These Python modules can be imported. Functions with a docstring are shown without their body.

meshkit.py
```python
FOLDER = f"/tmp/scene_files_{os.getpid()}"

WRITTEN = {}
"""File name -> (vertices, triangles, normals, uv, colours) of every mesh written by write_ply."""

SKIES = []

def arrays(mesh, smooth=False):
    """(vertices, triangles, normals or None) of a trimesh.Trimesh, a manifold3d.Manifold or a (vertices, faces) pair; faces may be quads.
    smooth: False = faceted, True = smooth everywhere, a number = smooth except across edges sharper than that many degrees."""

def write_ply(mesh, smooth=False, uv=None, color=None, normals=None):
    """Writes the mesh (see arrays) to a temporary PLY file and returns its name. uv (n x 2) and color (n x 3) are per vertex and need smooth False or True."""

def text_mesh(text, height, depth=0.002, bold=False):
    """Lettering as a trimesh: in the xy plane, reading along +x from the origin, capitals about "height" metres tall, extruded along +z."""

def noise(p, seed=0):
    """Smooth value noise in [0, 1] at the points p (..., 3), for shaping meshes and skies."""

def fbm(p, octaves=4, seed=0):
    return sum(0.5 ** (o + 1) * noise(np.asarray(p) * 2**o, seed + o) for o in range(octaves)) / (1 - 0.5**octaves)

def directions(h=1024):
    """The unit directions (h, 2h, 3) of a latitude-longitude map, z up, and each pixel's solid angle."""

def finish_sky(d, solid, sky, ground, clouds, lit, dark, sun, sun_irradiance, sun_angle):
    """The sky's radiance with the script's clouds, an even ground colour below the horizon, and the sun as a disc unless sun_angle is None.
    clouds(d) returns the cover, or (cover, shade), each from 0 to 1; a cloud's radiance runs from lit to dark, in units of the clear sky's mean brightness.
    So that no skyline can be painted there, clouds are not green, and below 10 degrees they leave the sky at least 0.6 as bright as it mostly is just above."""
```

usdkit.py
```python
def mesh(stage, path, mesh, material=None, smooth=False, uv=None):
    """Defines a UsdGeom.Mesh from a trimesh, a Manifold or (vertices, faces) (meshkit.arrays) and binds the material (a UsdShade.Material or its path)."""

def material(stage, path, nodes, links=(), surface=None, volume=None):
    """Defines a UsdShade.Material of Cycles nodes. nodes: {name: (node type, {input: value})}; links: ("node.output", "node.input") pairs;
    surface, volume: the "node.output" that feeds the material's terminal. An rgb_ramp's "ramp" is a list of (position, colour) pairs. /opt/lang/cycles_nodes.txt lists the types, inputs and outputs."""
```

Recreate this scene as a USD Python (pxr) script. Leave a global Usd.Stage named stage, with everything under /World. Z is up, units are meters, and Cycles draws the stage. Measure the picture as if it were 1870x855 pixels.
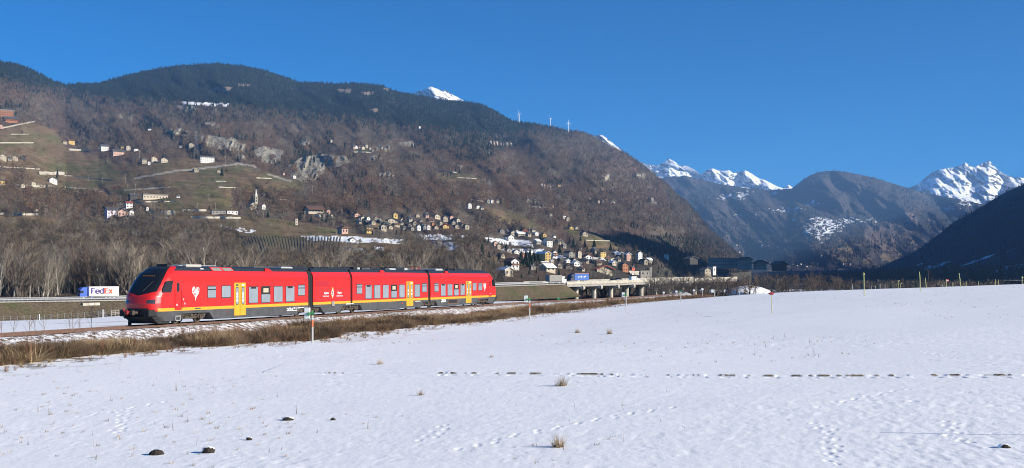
import math, random
import numpy as np, trimesh
from scipy.interpolate import RBFInterpolator
from shapely.geometry import Polygon, Point, MultiPoint
from shapely import affinity, voronoi_polygons, contains_xy
from pxr import Usd, UsdGeom, UsdLux, UsdShade, Sdf, Gf, Vt
import usdkit, meshkit

# ---------------------------------------------------------------- camera, sky, sun, exposure
F, CX, HY, H0 = 2170.0, 935.0, 507.0, 4.0          # focal length in photo pixels, principal column, horizon row, eye height
SUN_AZ, SUN_EL = math.atan2(0.94, -0.34), math.radians(20.0)
SUN_POWER, SKY_POWER, EXPOSURE = 1.25, 0.074, 0.80
stage = Usd.Stage.CreateInMemory()
UsdGeom.SetStageUpAxis(stage, UsdGeom.Tokens.z)
UsdGeom.SetStageMetersPerUnit(stage, 1.0)
world = UsdGeom.Xform.Define(stage, '/World')
stage.SetDefaultPrim(world.GetPrim())
UsdGeom.Scope.Define(stage, '/World/Looks')
cam = UsdGeom.Camera.Define(stage, '/World/camera')
cam.AddTransformOp().Set(Gf.Matrix4d(1, 0, 0, 0, 0, 0, 1, 0, 0, -1, 0, 0, 0, 0, H0, 1))
cam.CreateHorizontalApertureAttr(36.0)
cam.CreateVerticalApertureAttr(36.0 * 855 / 1870)
cam.CreateFocalLengthAttr(36.0 * F / 1870)
cam.CreateVerticalApertureOffsetAttr((HY - 427.5) / 1870 * 36.0)
cam.CreateClippingRangeAttr(Gf.Vec2f(0.5, 60000))
cam.CreateExposureAttr(EXPOSURE)
ce = math.cos(SUN_EL)
SUN = np.array([math.sin(SUN_AZ) * ce, math.cos(SUN_AZ) * ce, math.sin(SUN_EL)])
sky_mat = usdkit.material(stage, '/World/Looks/sky', {
    's': ('sky_texture', {'sky_type': 'single_scattering', 'sun_disc': False, 'sun_elevation': SUN_EL, 'sun_rotation': SUN_AZ,
                          'altitude': 1200.0, 'air_density': 0.7, 'aerosol_density': 0.0, 'ozone_density': 6.0}),
    'h': ('hsv', {'saturation': 1.40}), 'b': ('background_shader', {'strength': SKY_POWER})}, [('s.color', 'h.color'), ('h.color', 'b.color')], surface='b.background')
dome = UsdLux.DomeLight.Define(stage, '/World/sky')
dome.GetPrim().SetCustomDataByKey('kind', 'structure')
UsdShade.MaterialBindingAPI.Apply(dome.GetPrim()).Bind(sky_mat)
sun = UsdLux.DistantLight.Define(stage, '/World/sun')
sun.CreateIntensityAttr(SUN_POWER)
sun.CreateAngleAttr(0.5)
sun.CreateColorAttr(Gf.Vec3f(1.0, 0.93, 0.82))
sun.GetPrim().CreateAttribute('inputs:normalize', Sdf.ValueTypeNames.Bool).Set(True)
sx_ = np.cross([0, 0, 1], SUN); sx_ /= np.linalg.norm(sx_); sy_ = np.cross(SUN, sx_)
sun.AddTransformOp().Set(Gf.Matrix4d(*sx_, 0, *sy_, 0, *SUN, 0, 0, 0, 0, 1))

# ---------------------------------------------------------------- helpers
taken = {}
def free(parent, name):
    n = taken.get((parent, name), -1) + 1
    taken[(parent, name)] = n
    return f'{parent}/{name}' + (f'_{n:03d}' if n else '')
def path_of(p): return '/World' if p is None else str(p.GetPath())
def tag(p, label=None, cat=None, group=None, kind=None):
    for k, v in (('label', label), ('category', cat), ('group', group), ('kind', kind)):
        if v: p.SetCustomDataByKey(k, v)
    return p
MATS = {}
def mat(name, color, rough=0.6, metal=0.0, noise=None, bump=None, coat=0.0, spec=0.5, rand=0.0):
    """A painted, mineral or woody surface: base colour, optional (scale, amount) colour noise, optional (scale, strength, distance) relief, optional spread between copies."""
    if name in MATS: return MATS[name]
    n = {'p': ('principled_bsdf', {'base_color': color, 'roughness': rough, 'metallic': metal, 'coat_weight': coat, 'specular_ior_level': spec})}
    l = []
    last = None
    if noise or bump: n['tc'] = ('texture_coordinate', {})
    if noise:
        n['nz'] = ('noise_texture', {'scale': noise[0], 'detail': 5.0, 'roughness': 0.6})
        lo, hi = [c * (1 - noise[1]) for c in color], [min(1, c * (1 + noise[1])) for c in color]
        n['rp'] = ('rgb_ramp', {'ramp': [(0.3, lo), (0.7, hi)]})
        l += [('tc.object', 'nz.vector'), ('nz.fac', 'rp.fac')]
        last = 'rp.color'
    if rand:
        n['oi'] = ('object_info', {})
        n['mr'] = ('map_range', {'from_min': 0.0, 'from_max': 1.0, 'to_min': 1 - rand, 'to_max': 1 + rand})
        n['hv'] = ('hsv', {'color': color})
        l += [('oi.random', 'mr.value'), ('mr.result', 'hv.value')]
        if last: l.append((last, 'hv.color'))
        last = 'hv.color'
    if last: l.append((last, 'p.base_color'))
    if bump:
        n['bn'] = ('noise_texture', {'scale': bump[0], 'detail': 4.0})
        n['bp'] = ('bump', {'strength': bump[1], 'distance': bump[2]})
        l += [('tc.object', 'bn.vector'), ('bn.fac', 'bp.height'), ('bp.normal', 'p.normal')]
    MATS[name] = usdkit.material(stage, '/World/Looks/' + name, n, l, surface='p.BSDF')
    return MATS[name]
def cover_mat(name, rough=0.9, noise=(0.02, 0.25), bump=None, spec=0.2, detail=8.0):
    """A ground surface whose own colour at each point is the mesh's land cover, with fine grain."""
    n = {'a': ('attribute', {'attribute': 'cover'}), 'g': ('geometry', {}), 'nz': ('noise_texture', {'scale': noise[0], 'detail': detail, 'roughness': 0.65}),
         'mr': ('map_range', {'from_min': 0.3, 'from_max': 0.7, 'to_min': 1 - noise[1], 'to_max': 1 + noise[1]}), 'hv': ('hsv', {}),
         'p': ('principled_bsdf', {'roughness': rough, 'specular_ior_level': spec})}
    l = [('g.position', 'nz.vector'), ('nz.fac', 'mr.value'), ('mr.result', 'hv.value'), ('a.color', 'hv.color'), ('hv.color', 'p.base_color')]
    if bump:
        n['bn'] = ('noise_texture', {'scale': bump[0], 'detail': 6.0, 'roughness': 0.6})
        n['bp'] = ('bump', {'strength': bump[1], 'distance': bump[2]})
        l += [('g.position', 'bn.vector'), ('bn.fac', 'bp.height'), ('bp.normal', 'p.normal')]
    return usdkit.material(stage, '/World/Looks/' + name, n, l, surface='p.BSDF')
def obj(name, m, material, parent=None, smooth=False, label=None, cat=None, group=None, kind=None, cover=None):
    """Defines ONE Mesh prim under parent, or under /World."""
    if isinstance(m, list): m = join(m)
    u = usdkit.mesh(stage, free(path_of(parent), name), m, material, smooth)
    if cover is not None:
        UsdGeom.PrimvarsAPI(u).CreatePrimvar('cover', Sdf.ValueTypeNames.Color3fArray, 'vertex').Set(Vt.Vec3fArray.FromNumpy(np.asarray(cover, np.float32)))
    return tag(u.GetPrim(), label, cat, group, kind)
def thing(name, label, cat, loc=(0, 0, 0), yaw=0.0, group=None, scale=None):
    """An Xform at the thing's base whose children are its parts."""
    x = UsdGeom.Xform.Define(stage, free('/World', name))
    place(x, loc, yaw, scale)
    return tag(x.GetPrim(), label, cat, group)
def place(x, loc, yaw=0.0, scale=None):
    x.AddTranslateOp().Set(Gf.Vec3d(*map(float, loc)))
    if yaw: x.AddRotateZOp().Set(math.degrees(yaw))
    if scale is not None: x.AddScaleOp().Set(Gf.Vec3f(*([float(scale)] * 3 if np.ndim(scale) == 0 else map(float, scale))))
UsdGeom.Scope.Define(stage, '/World/Looks')
def klass(name):
    """A class prim: the pattern that copies reference."""
    return stage.CreateClassPrim('/' + name)
def copy(name, source, label, cat, loc, yaw=0.0, scale=None, group=None):
    x = UsdGeom.Xform.Define(stage, free('/World', name))
    x.GetPrim().GetReferences().AddInternalReference(source.GetPath())
    place(x, loc, yaw, scale)
    x.GetPrim().SetInstanceable(True)
    return tag(x.GetPrim(), label, cat, group)
def join(ms): return trimesh.util.concatenate([m if isinstance(m, trimesh.Trimesh) else trimesh.Trimesh(*meshkit.arrays(m)[:2], process=False) for m in ms])
def box(x0, x1, y0, y1, z0, z1):
    m = trimesh.creation.box((x1 - x0, y1 - y0, z1 - z0)); m.apply_translation(((x0 + x1) / 2, (y0 + y1) / 2, (z0 + z1) / 2)); return m
def rbox(x0, x1, y0, y1, z0, z1, r=0.03):
    """A box with chamfered edges."""
    pts = []
    for x, sx in ((x0, 1), (x1, -1)):
        for y, sy in ((y0, 1), (y1, -1)):
            for z, sz in ((z0, 1), (z1, -1)):
                pts += [(x + sx * r, y + sy * r, z), (x + sx * r, y, z + sz * r), (x, y + sy * r, z + sz * r)]
    return trimesh.convex.convex_hull(np.array(pts))
def cyl(a, b, r, sides=10, r2=None):
    return tube([a, b], [r, r if r2 is None else r2], sides, True)
def tube(pts, radii, sides=5, caps=False):
    p = np.asarray(pts, float); r = np.broadcast_to(np.asarray(radii, float), (len(p),))
    t = np.gradient(p, axis=0); t /= np.linalg.norm(t, axis=1, keepdims=True) + 1e-12
    a = np.cross(t, np.where(np.abs(t[:, 2:]) < 0.9, [0, 0, 1.0], [1.0, 0, 0])); a /= np.linalg.norm(a, axis=1, keepdims=True) + 1e-12
    b = np.cross(t, a); ang = np.arange(sides) * 2 * np.pi / sides
    v = (p[:, None] + r[:, None, None] * (np.cos(ang)[None, :, None] * a[:, None] + np.sin(ang)[None, :, None] * b[:, None])).reshape(-1, 3)
    i, j = np.meshgrid(np.arange(len(p) - 1), np.arange(sides), indexing='ij')
    q = np.stack([i * sides + j, i * sides + (j + 1) % sides, (i + 1) * sides + (j + 1) % sides, (i + 1) * sides + j], -1).reshape(-1, 4)
    f = np.vstack([q[:, [0, 1, 2]], q[:, [0, 2, 3]]])
    if caps:
        n = len(v); v = np.vstack([v, p[:1], p[-1:]])
        k = np.arange(sides); e = (len(p) - 1) * sides
        f = np.vstack([f, np.stack([np.full(sides, n), (k + 1) % sides, k], 1), np.stack([np.full(sides, n + 1), e + k, e + (k + 1) % sides], 1)])
    return trimesh.Trimesh(v, f, process=False)
def prism(poly, y0, y1):
    """A polygon given in (x, z), pushed from y0 to y1."""
    m = trimesh.creation.extrude_polygon(poly if isinstance(poly, Polygon) else Polygon(poly), y1 - y0, engine='earcut')
    v = m.vertices.copy(); m.vertices = np.stack([v[:, 0], y1 - v[:, 2], v[:, 1]], 1); return m
def rrect(x0, z0, x1, z1, r):
    p = Polygon([(x0 + r, z0 + r), (x1 - r, z0 + r), (x1 - r, z1 - r), (x0 + r, z1 - r)]); return p.buffer(r, quad_segs=3)
def grid_faces(nr, nc):
    i, j = np.meshgrid(np.arange(nr - 1), np.arange(nc - 1), indexing='ij'); a = i * nc + j
    return np.vstack([np.stack([a, a + 1, a + nc + 1], -1).reshape(-1, 3), np.stack([a, a + nc + 1, a + nc], -1).reshape(-1, 3)])
def P(px, py, d):
    """The point seen at column px and row py of the photograph, at distance d along the view."""
    px, py, d = np.broadcast_arrays(np.asarray(px, float), np.asarray(py, float), np.asarray(d, float))
    return np.stack([(px - CX) / F * d, d, H0 - (py - HY) / F * d], -1)
def ip(x, pts):
    a = np.asarray(pts, float); return np.interp(x, a[:, 0], a[:, 1])
def fb(x, y, s, o=4, seed=0): return meshkit.fbm(np.stack([np.asarray(x) / s, np.asarray(y) / s, np.full(np.shape(x), seed * 7.3)], -1), o, seed)
def inside(poly, px, py): return contains_xy(Polygon(poly), px, py)
def instancer(name, protos, pos, idx, yaw, scale, label=None, parent=None):
    """Uncountable growth: prototypes scattered at points, one object."""
    pi = UsdGeom.PointInstancer.Define(stage, free(path_of(parent), name))
    for k, (m, material) in enumerate(protos):
        usdkit.mesh(stage, f'{pi.GetPath()}/plant_{k + 1:03d}', m, material)
        pi.GetPrototypesRel().AddTarget(f'{pi.GetPath()}/plant_{k + 1:03d}')
    pi.CreateProtoIndicesAttr(Vt.IntArray.FromNumpy(np.asarray(idx, np.int32)))
    pi.CreatePositionsAttr(Vt.Vec3fArray.FromNumpy(np.asarray(pos, np.float32)))
    h = np.asarray(yaw) / 2
    q = Vt.QuathArray([Gf.Quath(float(c), 0, 0, float(s)) for c, s in zip(np.cos(h), np.sin(h))])
    pi.CreateOrientationsAttr(q)
    s = np.asarray(scale, np.float32)
    pi.CreateScalesAttr(Vt.Vec3fArray.FromNumpy(np.repeat(s[:, None], 3, 1) if s.ndim == 1 else s))
    return tag(pi.GetPrim(), label, kind='stuff')

# ---------------------------------------------------------------- the railway line: where it runs
TD, TN = np.array([0.333, 0.943]), np.array([0.943, -0.333])
T0 = np.array([-23.9, 83.0]) - 3.5 * TD - 1.41 * TN                # the train's nose, on the track's centre line
def rail_z(t): return H0 - 3.3 - 0.0055 * np.maximum(0, np.asarray(t, float) - 93)
def track(t, v=0.0, w=0.0):
    t, v, w = np.broadcast_arrays(np.asarray(t, float), np.asarray(v, float), np.asarray(w, float))
    return np.stack([T0[0] + TD[0] * t + TN[0] * v, T0[1] + TD[1] * t + TN[1] * v, rail_z(t) + w], -1)
def t_at(px, v=1.41):
    """Where along the track the column px looks at its line v."""
    X = (px - CX) / F; a = T0 + v * TN
    return (X * a[1] - a[0]) / (TD[0] - X * TD[1])
def w_at(px, py, v=1.41):
    """Height over the rail of what is seen at (px, py) on the train's side."""
    p = track(t_at(px, v), v); return H0 - (py - HY) / F * p[..., 1] - p[..., 2]

# ---------------------------------------------------------------- the motorway: where it runs
def mw_d(px): return 8680.0 / (25.31 - 0.0073 * np.asarray(px, float))
MW_Y = [(-400, 557), (-150, 554), (0, 552), (230, 548.5), (500, 538), (907, 523), (1030, 519), (1140, 515.5), (1240, 512.2), (1420, 507), (1600, 502)]
def mw(px): return P(px, ip(px, MW_Y), mw_d(px))
_a, _b = mw(0.0), mw(1000.0)
MWD = (_b - _a)[:2] / np.linalg.norm((_b - _a)[:2]); MWN = np.array([-MWD[1], MWD[0]])   # along it to the right; across it, away from the camera
if MWN[1] < 0: MWN = -MWN

# ---------------------------------------------------------------- near ground
FOOT = [(-300, 700), (0, 664), (100, 651), (200, 643), (300, 640), (400, 632), (500, 628), (570, 624), (640, 612), (700, 602), (760, 598), (850, 591), (920, 585), (1000, 573), (1100, 561), (1200, 552), (1270, 547), (1300, 542)]
ctrl = []
for px, py in FOOT[1:]:
    p = track(t_at(px, 10.0), 10.0); ctrl.append(P(px, py, p[1]))
for t in np.arange(-40, 240, 18.0):
    for v in (-3.6, 3.4): ctrl.append(track(t, v, -0.75))
for px, py, d in ((1408, 573, 100), (1577, 540, 138), (1680, 532.5, 148), (1753, 525, 160), (1870, 518, 167), (1560, 530, 172), (1480, 532, 180), (1400, 533, 186), (935, 855, 24.6), (0, 855, 26), (1870, 855, 22.2),
                  (-400, 855, 26), (2300, 855, 22), (2100, 512, 170), (2300, 508, 168), (-300, 720, 44)): ctrl.append(P(px, py, d))
ctrl += [np.array([x, y, H0 + z]) for x, y, z in ((0, 0, -3.7), (-40, 0, -4.0), (40, 0, -3.0), (0, -40, -3.6), (-40, -40, -4), (40, -40, -3), (0, 12, -3.8), (90, 40, -0.6), (90, 90, 0.1))]
EMB_Y = [(-400, 600), (-150, 596), (0, 591), (70, 588), (150, 583.5), (205, 577), (300, 572), (500, 566), (700, 557), (907, 546), (1010, 541.5), (1140, 540), (1240, 537)]
def emb_d(px): return mw_d(px) - 9.0
for px, py in EMB_Y: ctrl.append(P(px, py, emb_d(px)))
for px in (-400, -150, 0, 230, 500, 907): p = mw(px); ctrl.append(np.array([p[0] + MWN[0] * 30, p[1] + MWN[1] * 30, H0 - 12 + 4 * max(0, px) / 907]))
for px, d, z in ((1300, 420, -9), (1450, 300, -8), (1600, 270, -7.5), (1750, 260, -7), (1900, 260, -6.5), (2200, 270, -6), (1500, 420, -11), (1800, 420, -11), (2200, 420, -11)): ctrl.append(np.array([(px - CX) / F * d, d, H0 + z]))
ctrl = np.array(ctrl)
_rbf = RBFInterpolator(ctrl[:, :2], ctrl[:, 2], kernel='linear', smoothing=1.5)
# the ground heights on a fine grid once, then looked up
from scipy.interpolate import RegularGridInterpolator
GX, GY = np.arange(-330, 331, 3.0), np.arange(-60, 560, 3.0)
_gz = _rbf(np.stack(np.meshgrid(GX, GY, indexing='ij'), -1).reshape(-1, 2)).reshape(len(GX), len(GY))
from scipy.ndimage import gaussian_filter
_gz = gaussian_filter(_gz, 1.2)
_look = RegularGridInterpolator((GX, GY), _gz, bounds_error=False, fill_value=None)
def ground(x, y): return _look(np.stack([np.clip(x, -329, 329), np.clip(y, -59, 558)], -1))
def to_track(x, y):
    r = np.stack([np.asarray(x) - T0[0], np.asarray(y) - T0[1]], -1); return r @ TD, r @ TN
def on_ground(px, d):
    x = (px - CX) / F * d; return np.array([x, d, float(ground(x, d))])
def seen_ground(px, py, lo=14.0, hi=420.0):
    """The ground point seen at (px, py): the first hit along the view ray."""
    d = np.linspace(lo, hi, 4000); g = ground((px - CX) / F * d, d); ray = H0 - (py - HY) / F * d
    k = np.argmax(ray <= g); d = d[k if (ray <= g).any() else -1]
    return on_ground(px, d)
rng = np.random.default_rng(7)
# ---------------------------------------------------------------- ground materials
SNOW, SOIL, DRY = np.array([0.84, 0.85, 0.865]), np.array([0.10, 0.075, 0.05]), np.array([0.17, 0.125, 0.07])
snow_mat = cover_mat('snow_ground', rough=0.75, noise=(1.5, 0.03), bump=(7.0, 0.55, 0.025), spec=0.15)
land_mat = cover_mat('hill_ground', rough=0.95, noise=(0.03, 0.35), bump=(0.15, 0.6, 2.0), spec=0.05)
far_mat = cover_mat('far_ground', rough=0.95, noise=(0.012, 0.3), bump=(0.02, 0.5, 12.0), spec=0.05)

def near_sheet():
    """The snowy field, the strip beyond the railway and the ground between them: one sheet, finer towards the eye."""
    az = np.concatenate([np.linspace(-2.0, -0.63, 40), np.linspace(-0.62, 0.62, 1150), np.linspace(0.63, 2.0, 40)])                             # tangents of the bearing
    d = np.concatenate([np.linspace(-30, 13, 14), 14 * (430 / 14) ** (np.linspace(0, 1, 800) ** 0.95)])
    fl = np.array([seen_ground(px, py)[:2] for px, py in ((480, 682), (700, 685), (900, 686.5), (1150, 688), (1400, 689), (1650, 688), (1870, 687), (2100, 686))])
    d = np.unique(np.concatenate([d, np.arange(fl[:, 1].min() - .4, fl[:, 1].max() + .6, .07)]))
    A, D = np.meshgrid(az, d)
    W = np.maximum(D, 26.0)
    X = A * W
    z = ground(X, D)
    t, v = to_track(X, D)
    # furrow across the field, its line as the photograph shows it
    fy = np.interp(X, fl[:, 0], fl[:, 1])
    gate = np.clip((fb(X, X * 0, 0.30, 3, 5) - 0.42) * 8, 0, 1) * np.clip((fb(X, X * 0, 5.0, 3, 15) - 0.36 + 0.012 * X) * 6, 0, 1) * (X > fl[0, 0])
    on = (X > fl[0, 0]) * 1.0; q = D - fy
    step = np.where(q > 0, np.clip(q / 0.16, 0, 1) * np.exp(-np.maximum(q - .25, 0) / 2.5), 0) * on
    fw = np.exp(-((q - 0.09) / 0.085) ** 2) * gate; fr = np.exp(-((q + 0.35) / 0.25) ** 2) * gate
    near = np.clip((120 - W) / 90, 0, 1)
    field = np.clip((v - 8.5) / 3, 0, 1)
    n1, n2 = fb(X, D, 1.6, 4, 1), fb(X, D, 0.42, 4, 2)
    dents = np.clip((fb(X, D, 0.55, 3, 3) - 0.62) * 8, 0, 1) * np.clip((fb(X, D, 9.0, 3, 4) - 0.38) * 5, 0, 1)
    rough = np.clip((fb(X, D * .7, 11.0, 3, 17) - 0.40) * 4 + 0.010 * X, 0.45, 1.0)
    z = z + field * rough * ((n1 - 0.5) * 0.030 + (n2 - 0.5) * 0.018 + (fb(X, D * .5, 0.16, 3, 16) - .5) * 0.026 * near - dents * 0.022 * near) + field * (fb(X, D, 14, 3, 6) - 0.5) * 0.24
    z = z + step * 0.05 + fw * 0.035 - fr * 0.03
    # tracks of animals over the snow
    for pts in TRACKS:
        g = np.array([seen_ground(px, py)[:2] for px, py in pts])
        seg = np.diff(g, axis=0); L = np.linalg.norm(seg, axis=1); s = np.concatenate([[0], np.cumsum(L)])
        k = np.arange(0, s[-1], 0.42)
        tx, ty = np.interp(k, s, g[:, 0]) + 0.10 * np.where(np.arange(len(k)) % 2, 1, -1) + rng.normal(0, 0.05, len(k)), np.interp(k, s, g[:, 1]) + rng.normal(0, 0.08, len(k))
        for a, b in zip(tx, ty):
            i0, i1 = np.searchsorted(d, [b - 0.5, b + 0.5]); j0, j1 = np.searchsorted(az, [(a - 0.6) / b, (a + 0.6) / b])
            xx, yy = X[i0:i1, j0:j1] - a, D[i0:i1, j0:j1] - b
            r2 = (xx / 0.075) ** 2 + (yy / 0.10) ** 2
            z[i0:i1, j0:j1] += -0.026 * np.exp(-r2) + 0.006 * np.exp(-((np.sqrt(r2) - 1.6) / 0.5) ** 2)
    # dead brush belt: bare soil with snow left in it
    belt = np.clip(1 - np.abs(v - (6.6 + 0.6 * (fb(t, t * 0, 4.0, 3, 8) - .5) * 4)) / 3.9, 0, 1) * (t < 190) * (t > -60)
    z = z + np.where(belt > 0, (fb(X, D, 0.9, 4, 9) - 0.5) * 0.3, 0) * np.minimum(1, belt * 3)
    edge = np.clip((v - 7) / 2, 0, 1) * np.clip((15.5 - v) / 4, 0, 1) * (fb(X, D, 1.1, 4, 10) > 0.60)
    soil = np.maximum(np.clip((belt * 3.5 - fb(X, D, 1.2, 4, 11) * 1.6), 0, 1), edge * 0.8 * (t < 190))
    soil = np.maximum(soil, np.clip(fw * 2.0, 0, 1) * (fb(X, X * 0, 0.42, 3, 12) > 0.45))
    farside = (v < -3.0)
    emb = np.clip((fb(X, D, 5, 4, 13) - 0.60) * 6, 0, 1) * farside * 0.5
    soil = np.maximum(soil, emb)
    c = SNOW * (1 - soil[..., None]) + np.where((fb(X, D, 0.7, 3, 14) > 0.5)[..., None], SOIL, DRY) * soil[..., None]
    # past the field's crest and beyond the motorway: winter ground, no snow
    c = np.where(((D > 330) & (A > 0.13))[..., None], np.array([0.09, 0.075, 0.06]), c)
    ang = np.interp(CX + F * A, np.array(EMB_Y)[:, 0], emb_d(np.array(EMB_Y)[:, 0]))
    c = np.where((farside & (D > ang + 4) & (A < 0.2))[..., None], np.array([0.11, 0.09, 0.06]), c)
    z = np.where(D > ang + 3, z - 0.35, z)
    return trimesh.Trimesh(np.stack([X, D, z], -1).reshape(-1, 3), grid_faces(*X.shape), process=False), c.reshape(-1, 3)
TRACKS = [[(845, 820), (950, 795), (1060, 775), (1150, 758), (1240, 745)], [(1490, 775), (1515, 790), (1520, 850)], [(1500, 745), (1580, 725), (1650, 712)], [(1735, 772), (1742, 800), (1775, 812)], [(780, 805), (815, 775)],
          [(150, 760), (310, 733)], [(1690, 640), (1750, 655)], [(215, 790), (230, 745)]]
m_, c_ = near_sheet()
obj('snow_field', m_, snow_mat, smooth=True, kind='structure', cover=c_)

# ---------------------------------------------------------------- mountains: surfaces between a foot line and a skyline, each with its own distance
class Massif:
    def __init__(s, cols, rows, ybot, ysky, dbot, dsky, rough, seed, q=None, plateau=None, jag=1.2, calm=None):
        s.cols = cols; s.t = np.linspace(0, 1, rows)
        s.yb, s.ys = ip(cols, ybot), ip(cols, ysky)
        jagged = (meshkit.fbm(np.stack([cols / 9.0, cols * 0 + seed, cols * 0], -1), 3, seed) - 0.5) * 2 * jag
        s.db, s.dk = ip(cols, dbot), ip(cols, dsky)
        T = s.t[:, None]
        s.PX = np.broadcast_to(cols, (rows, len(cols))); s.PY = s.yb + (s.ys - s.yb) * T + jagged * T ** 10
        Q = T if q is None else np.interp(T, *q)
        D = s.db * (s.dk / s.db) ** Q
        w = (1.0 if calm is None else 1 - 0.75 * gaussian_filter(calm(s.PX, s.PY).astype(float), 6)) * np.minimum(1, T * 6) * np.minimum(1, 0.25 + (1 - T) * 6)
        lim = np.log(s.dk / s.db) / (s.yb - s.ys)                   # how fast distance grows up the picture: keeps folds from overhanging
        for k, (lam, a, kind) in enumerate(rough):
            u, v = s.PX - 0.9 * (s.PY - 300), s.PY * (0.8 if kind == 2 else 1.0)
            n = meshkit.fbm(np.stack([u / lam, v / lam, u * 0 + seed], -1), 4, seed + 5 * k)
            n = n - 0.5 if kind == 0 else 0.35 - np.abs(2 * n - 1)
            D = D * (1 + w * a * lam * lim * n)
        if plateau is not None: D = plateau(s.PX, s.PY, D)
        s.D = D
        s.XYZ = P(s.PX, s.PY, D)
        s.look = None
    def mesh(s, cover, name, material, back=0.25):
        v, c = s.XYZ, cover
        top = v[-1]
        b1 = top * [1.03, 1.03, 1] + [0, 0, 0]; b1[:, 2] = top[:, 2] - 0.02 * s.D[-1] * 0.6
        b2 = top * [1 + back, 1 + back, 1]; b2[:, 2] = np.minimum(top[:, 2] * 0.3, top[:, 2] - 10)
        foot = v[0] * [0.90, 0.90, 1]; foot[:, 2] = np.minimum(foot[:, 2] - 8, H0 - 16)
        v = np.concatenate([foot[None], v, b1[None], b2[None]]); c = np.concatenate([c[:1], c, c[-1:], c[-1:]])
        obj(name, trimesh.Trimesh(v.reshape(-1, 3), grid_faces(*v.shape[:2]), process=False), material, smooth=True, kind='structure', cover=c.reshape(-1, 3))
    def at(s, px, py):
        """World points of the surface as seen at (px, py)."""
        if s.look is None: s.look = RegularGridInterpolator((s.t, s.cols), s.D, bounds_error=False, fill_value=None)
        yb, ys = np.interp(px, s.cols, s.yb), np.interp(px, s.cols, s.ys)
        t = np.clip((yb - py) / (yb - ys), 0, 1)
        p = P(px, py, s.look(np.stack(np.broadcast_arrays(t, px), -1)))
        return p[0] if np.ndim(px) == 0 else p

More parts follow.
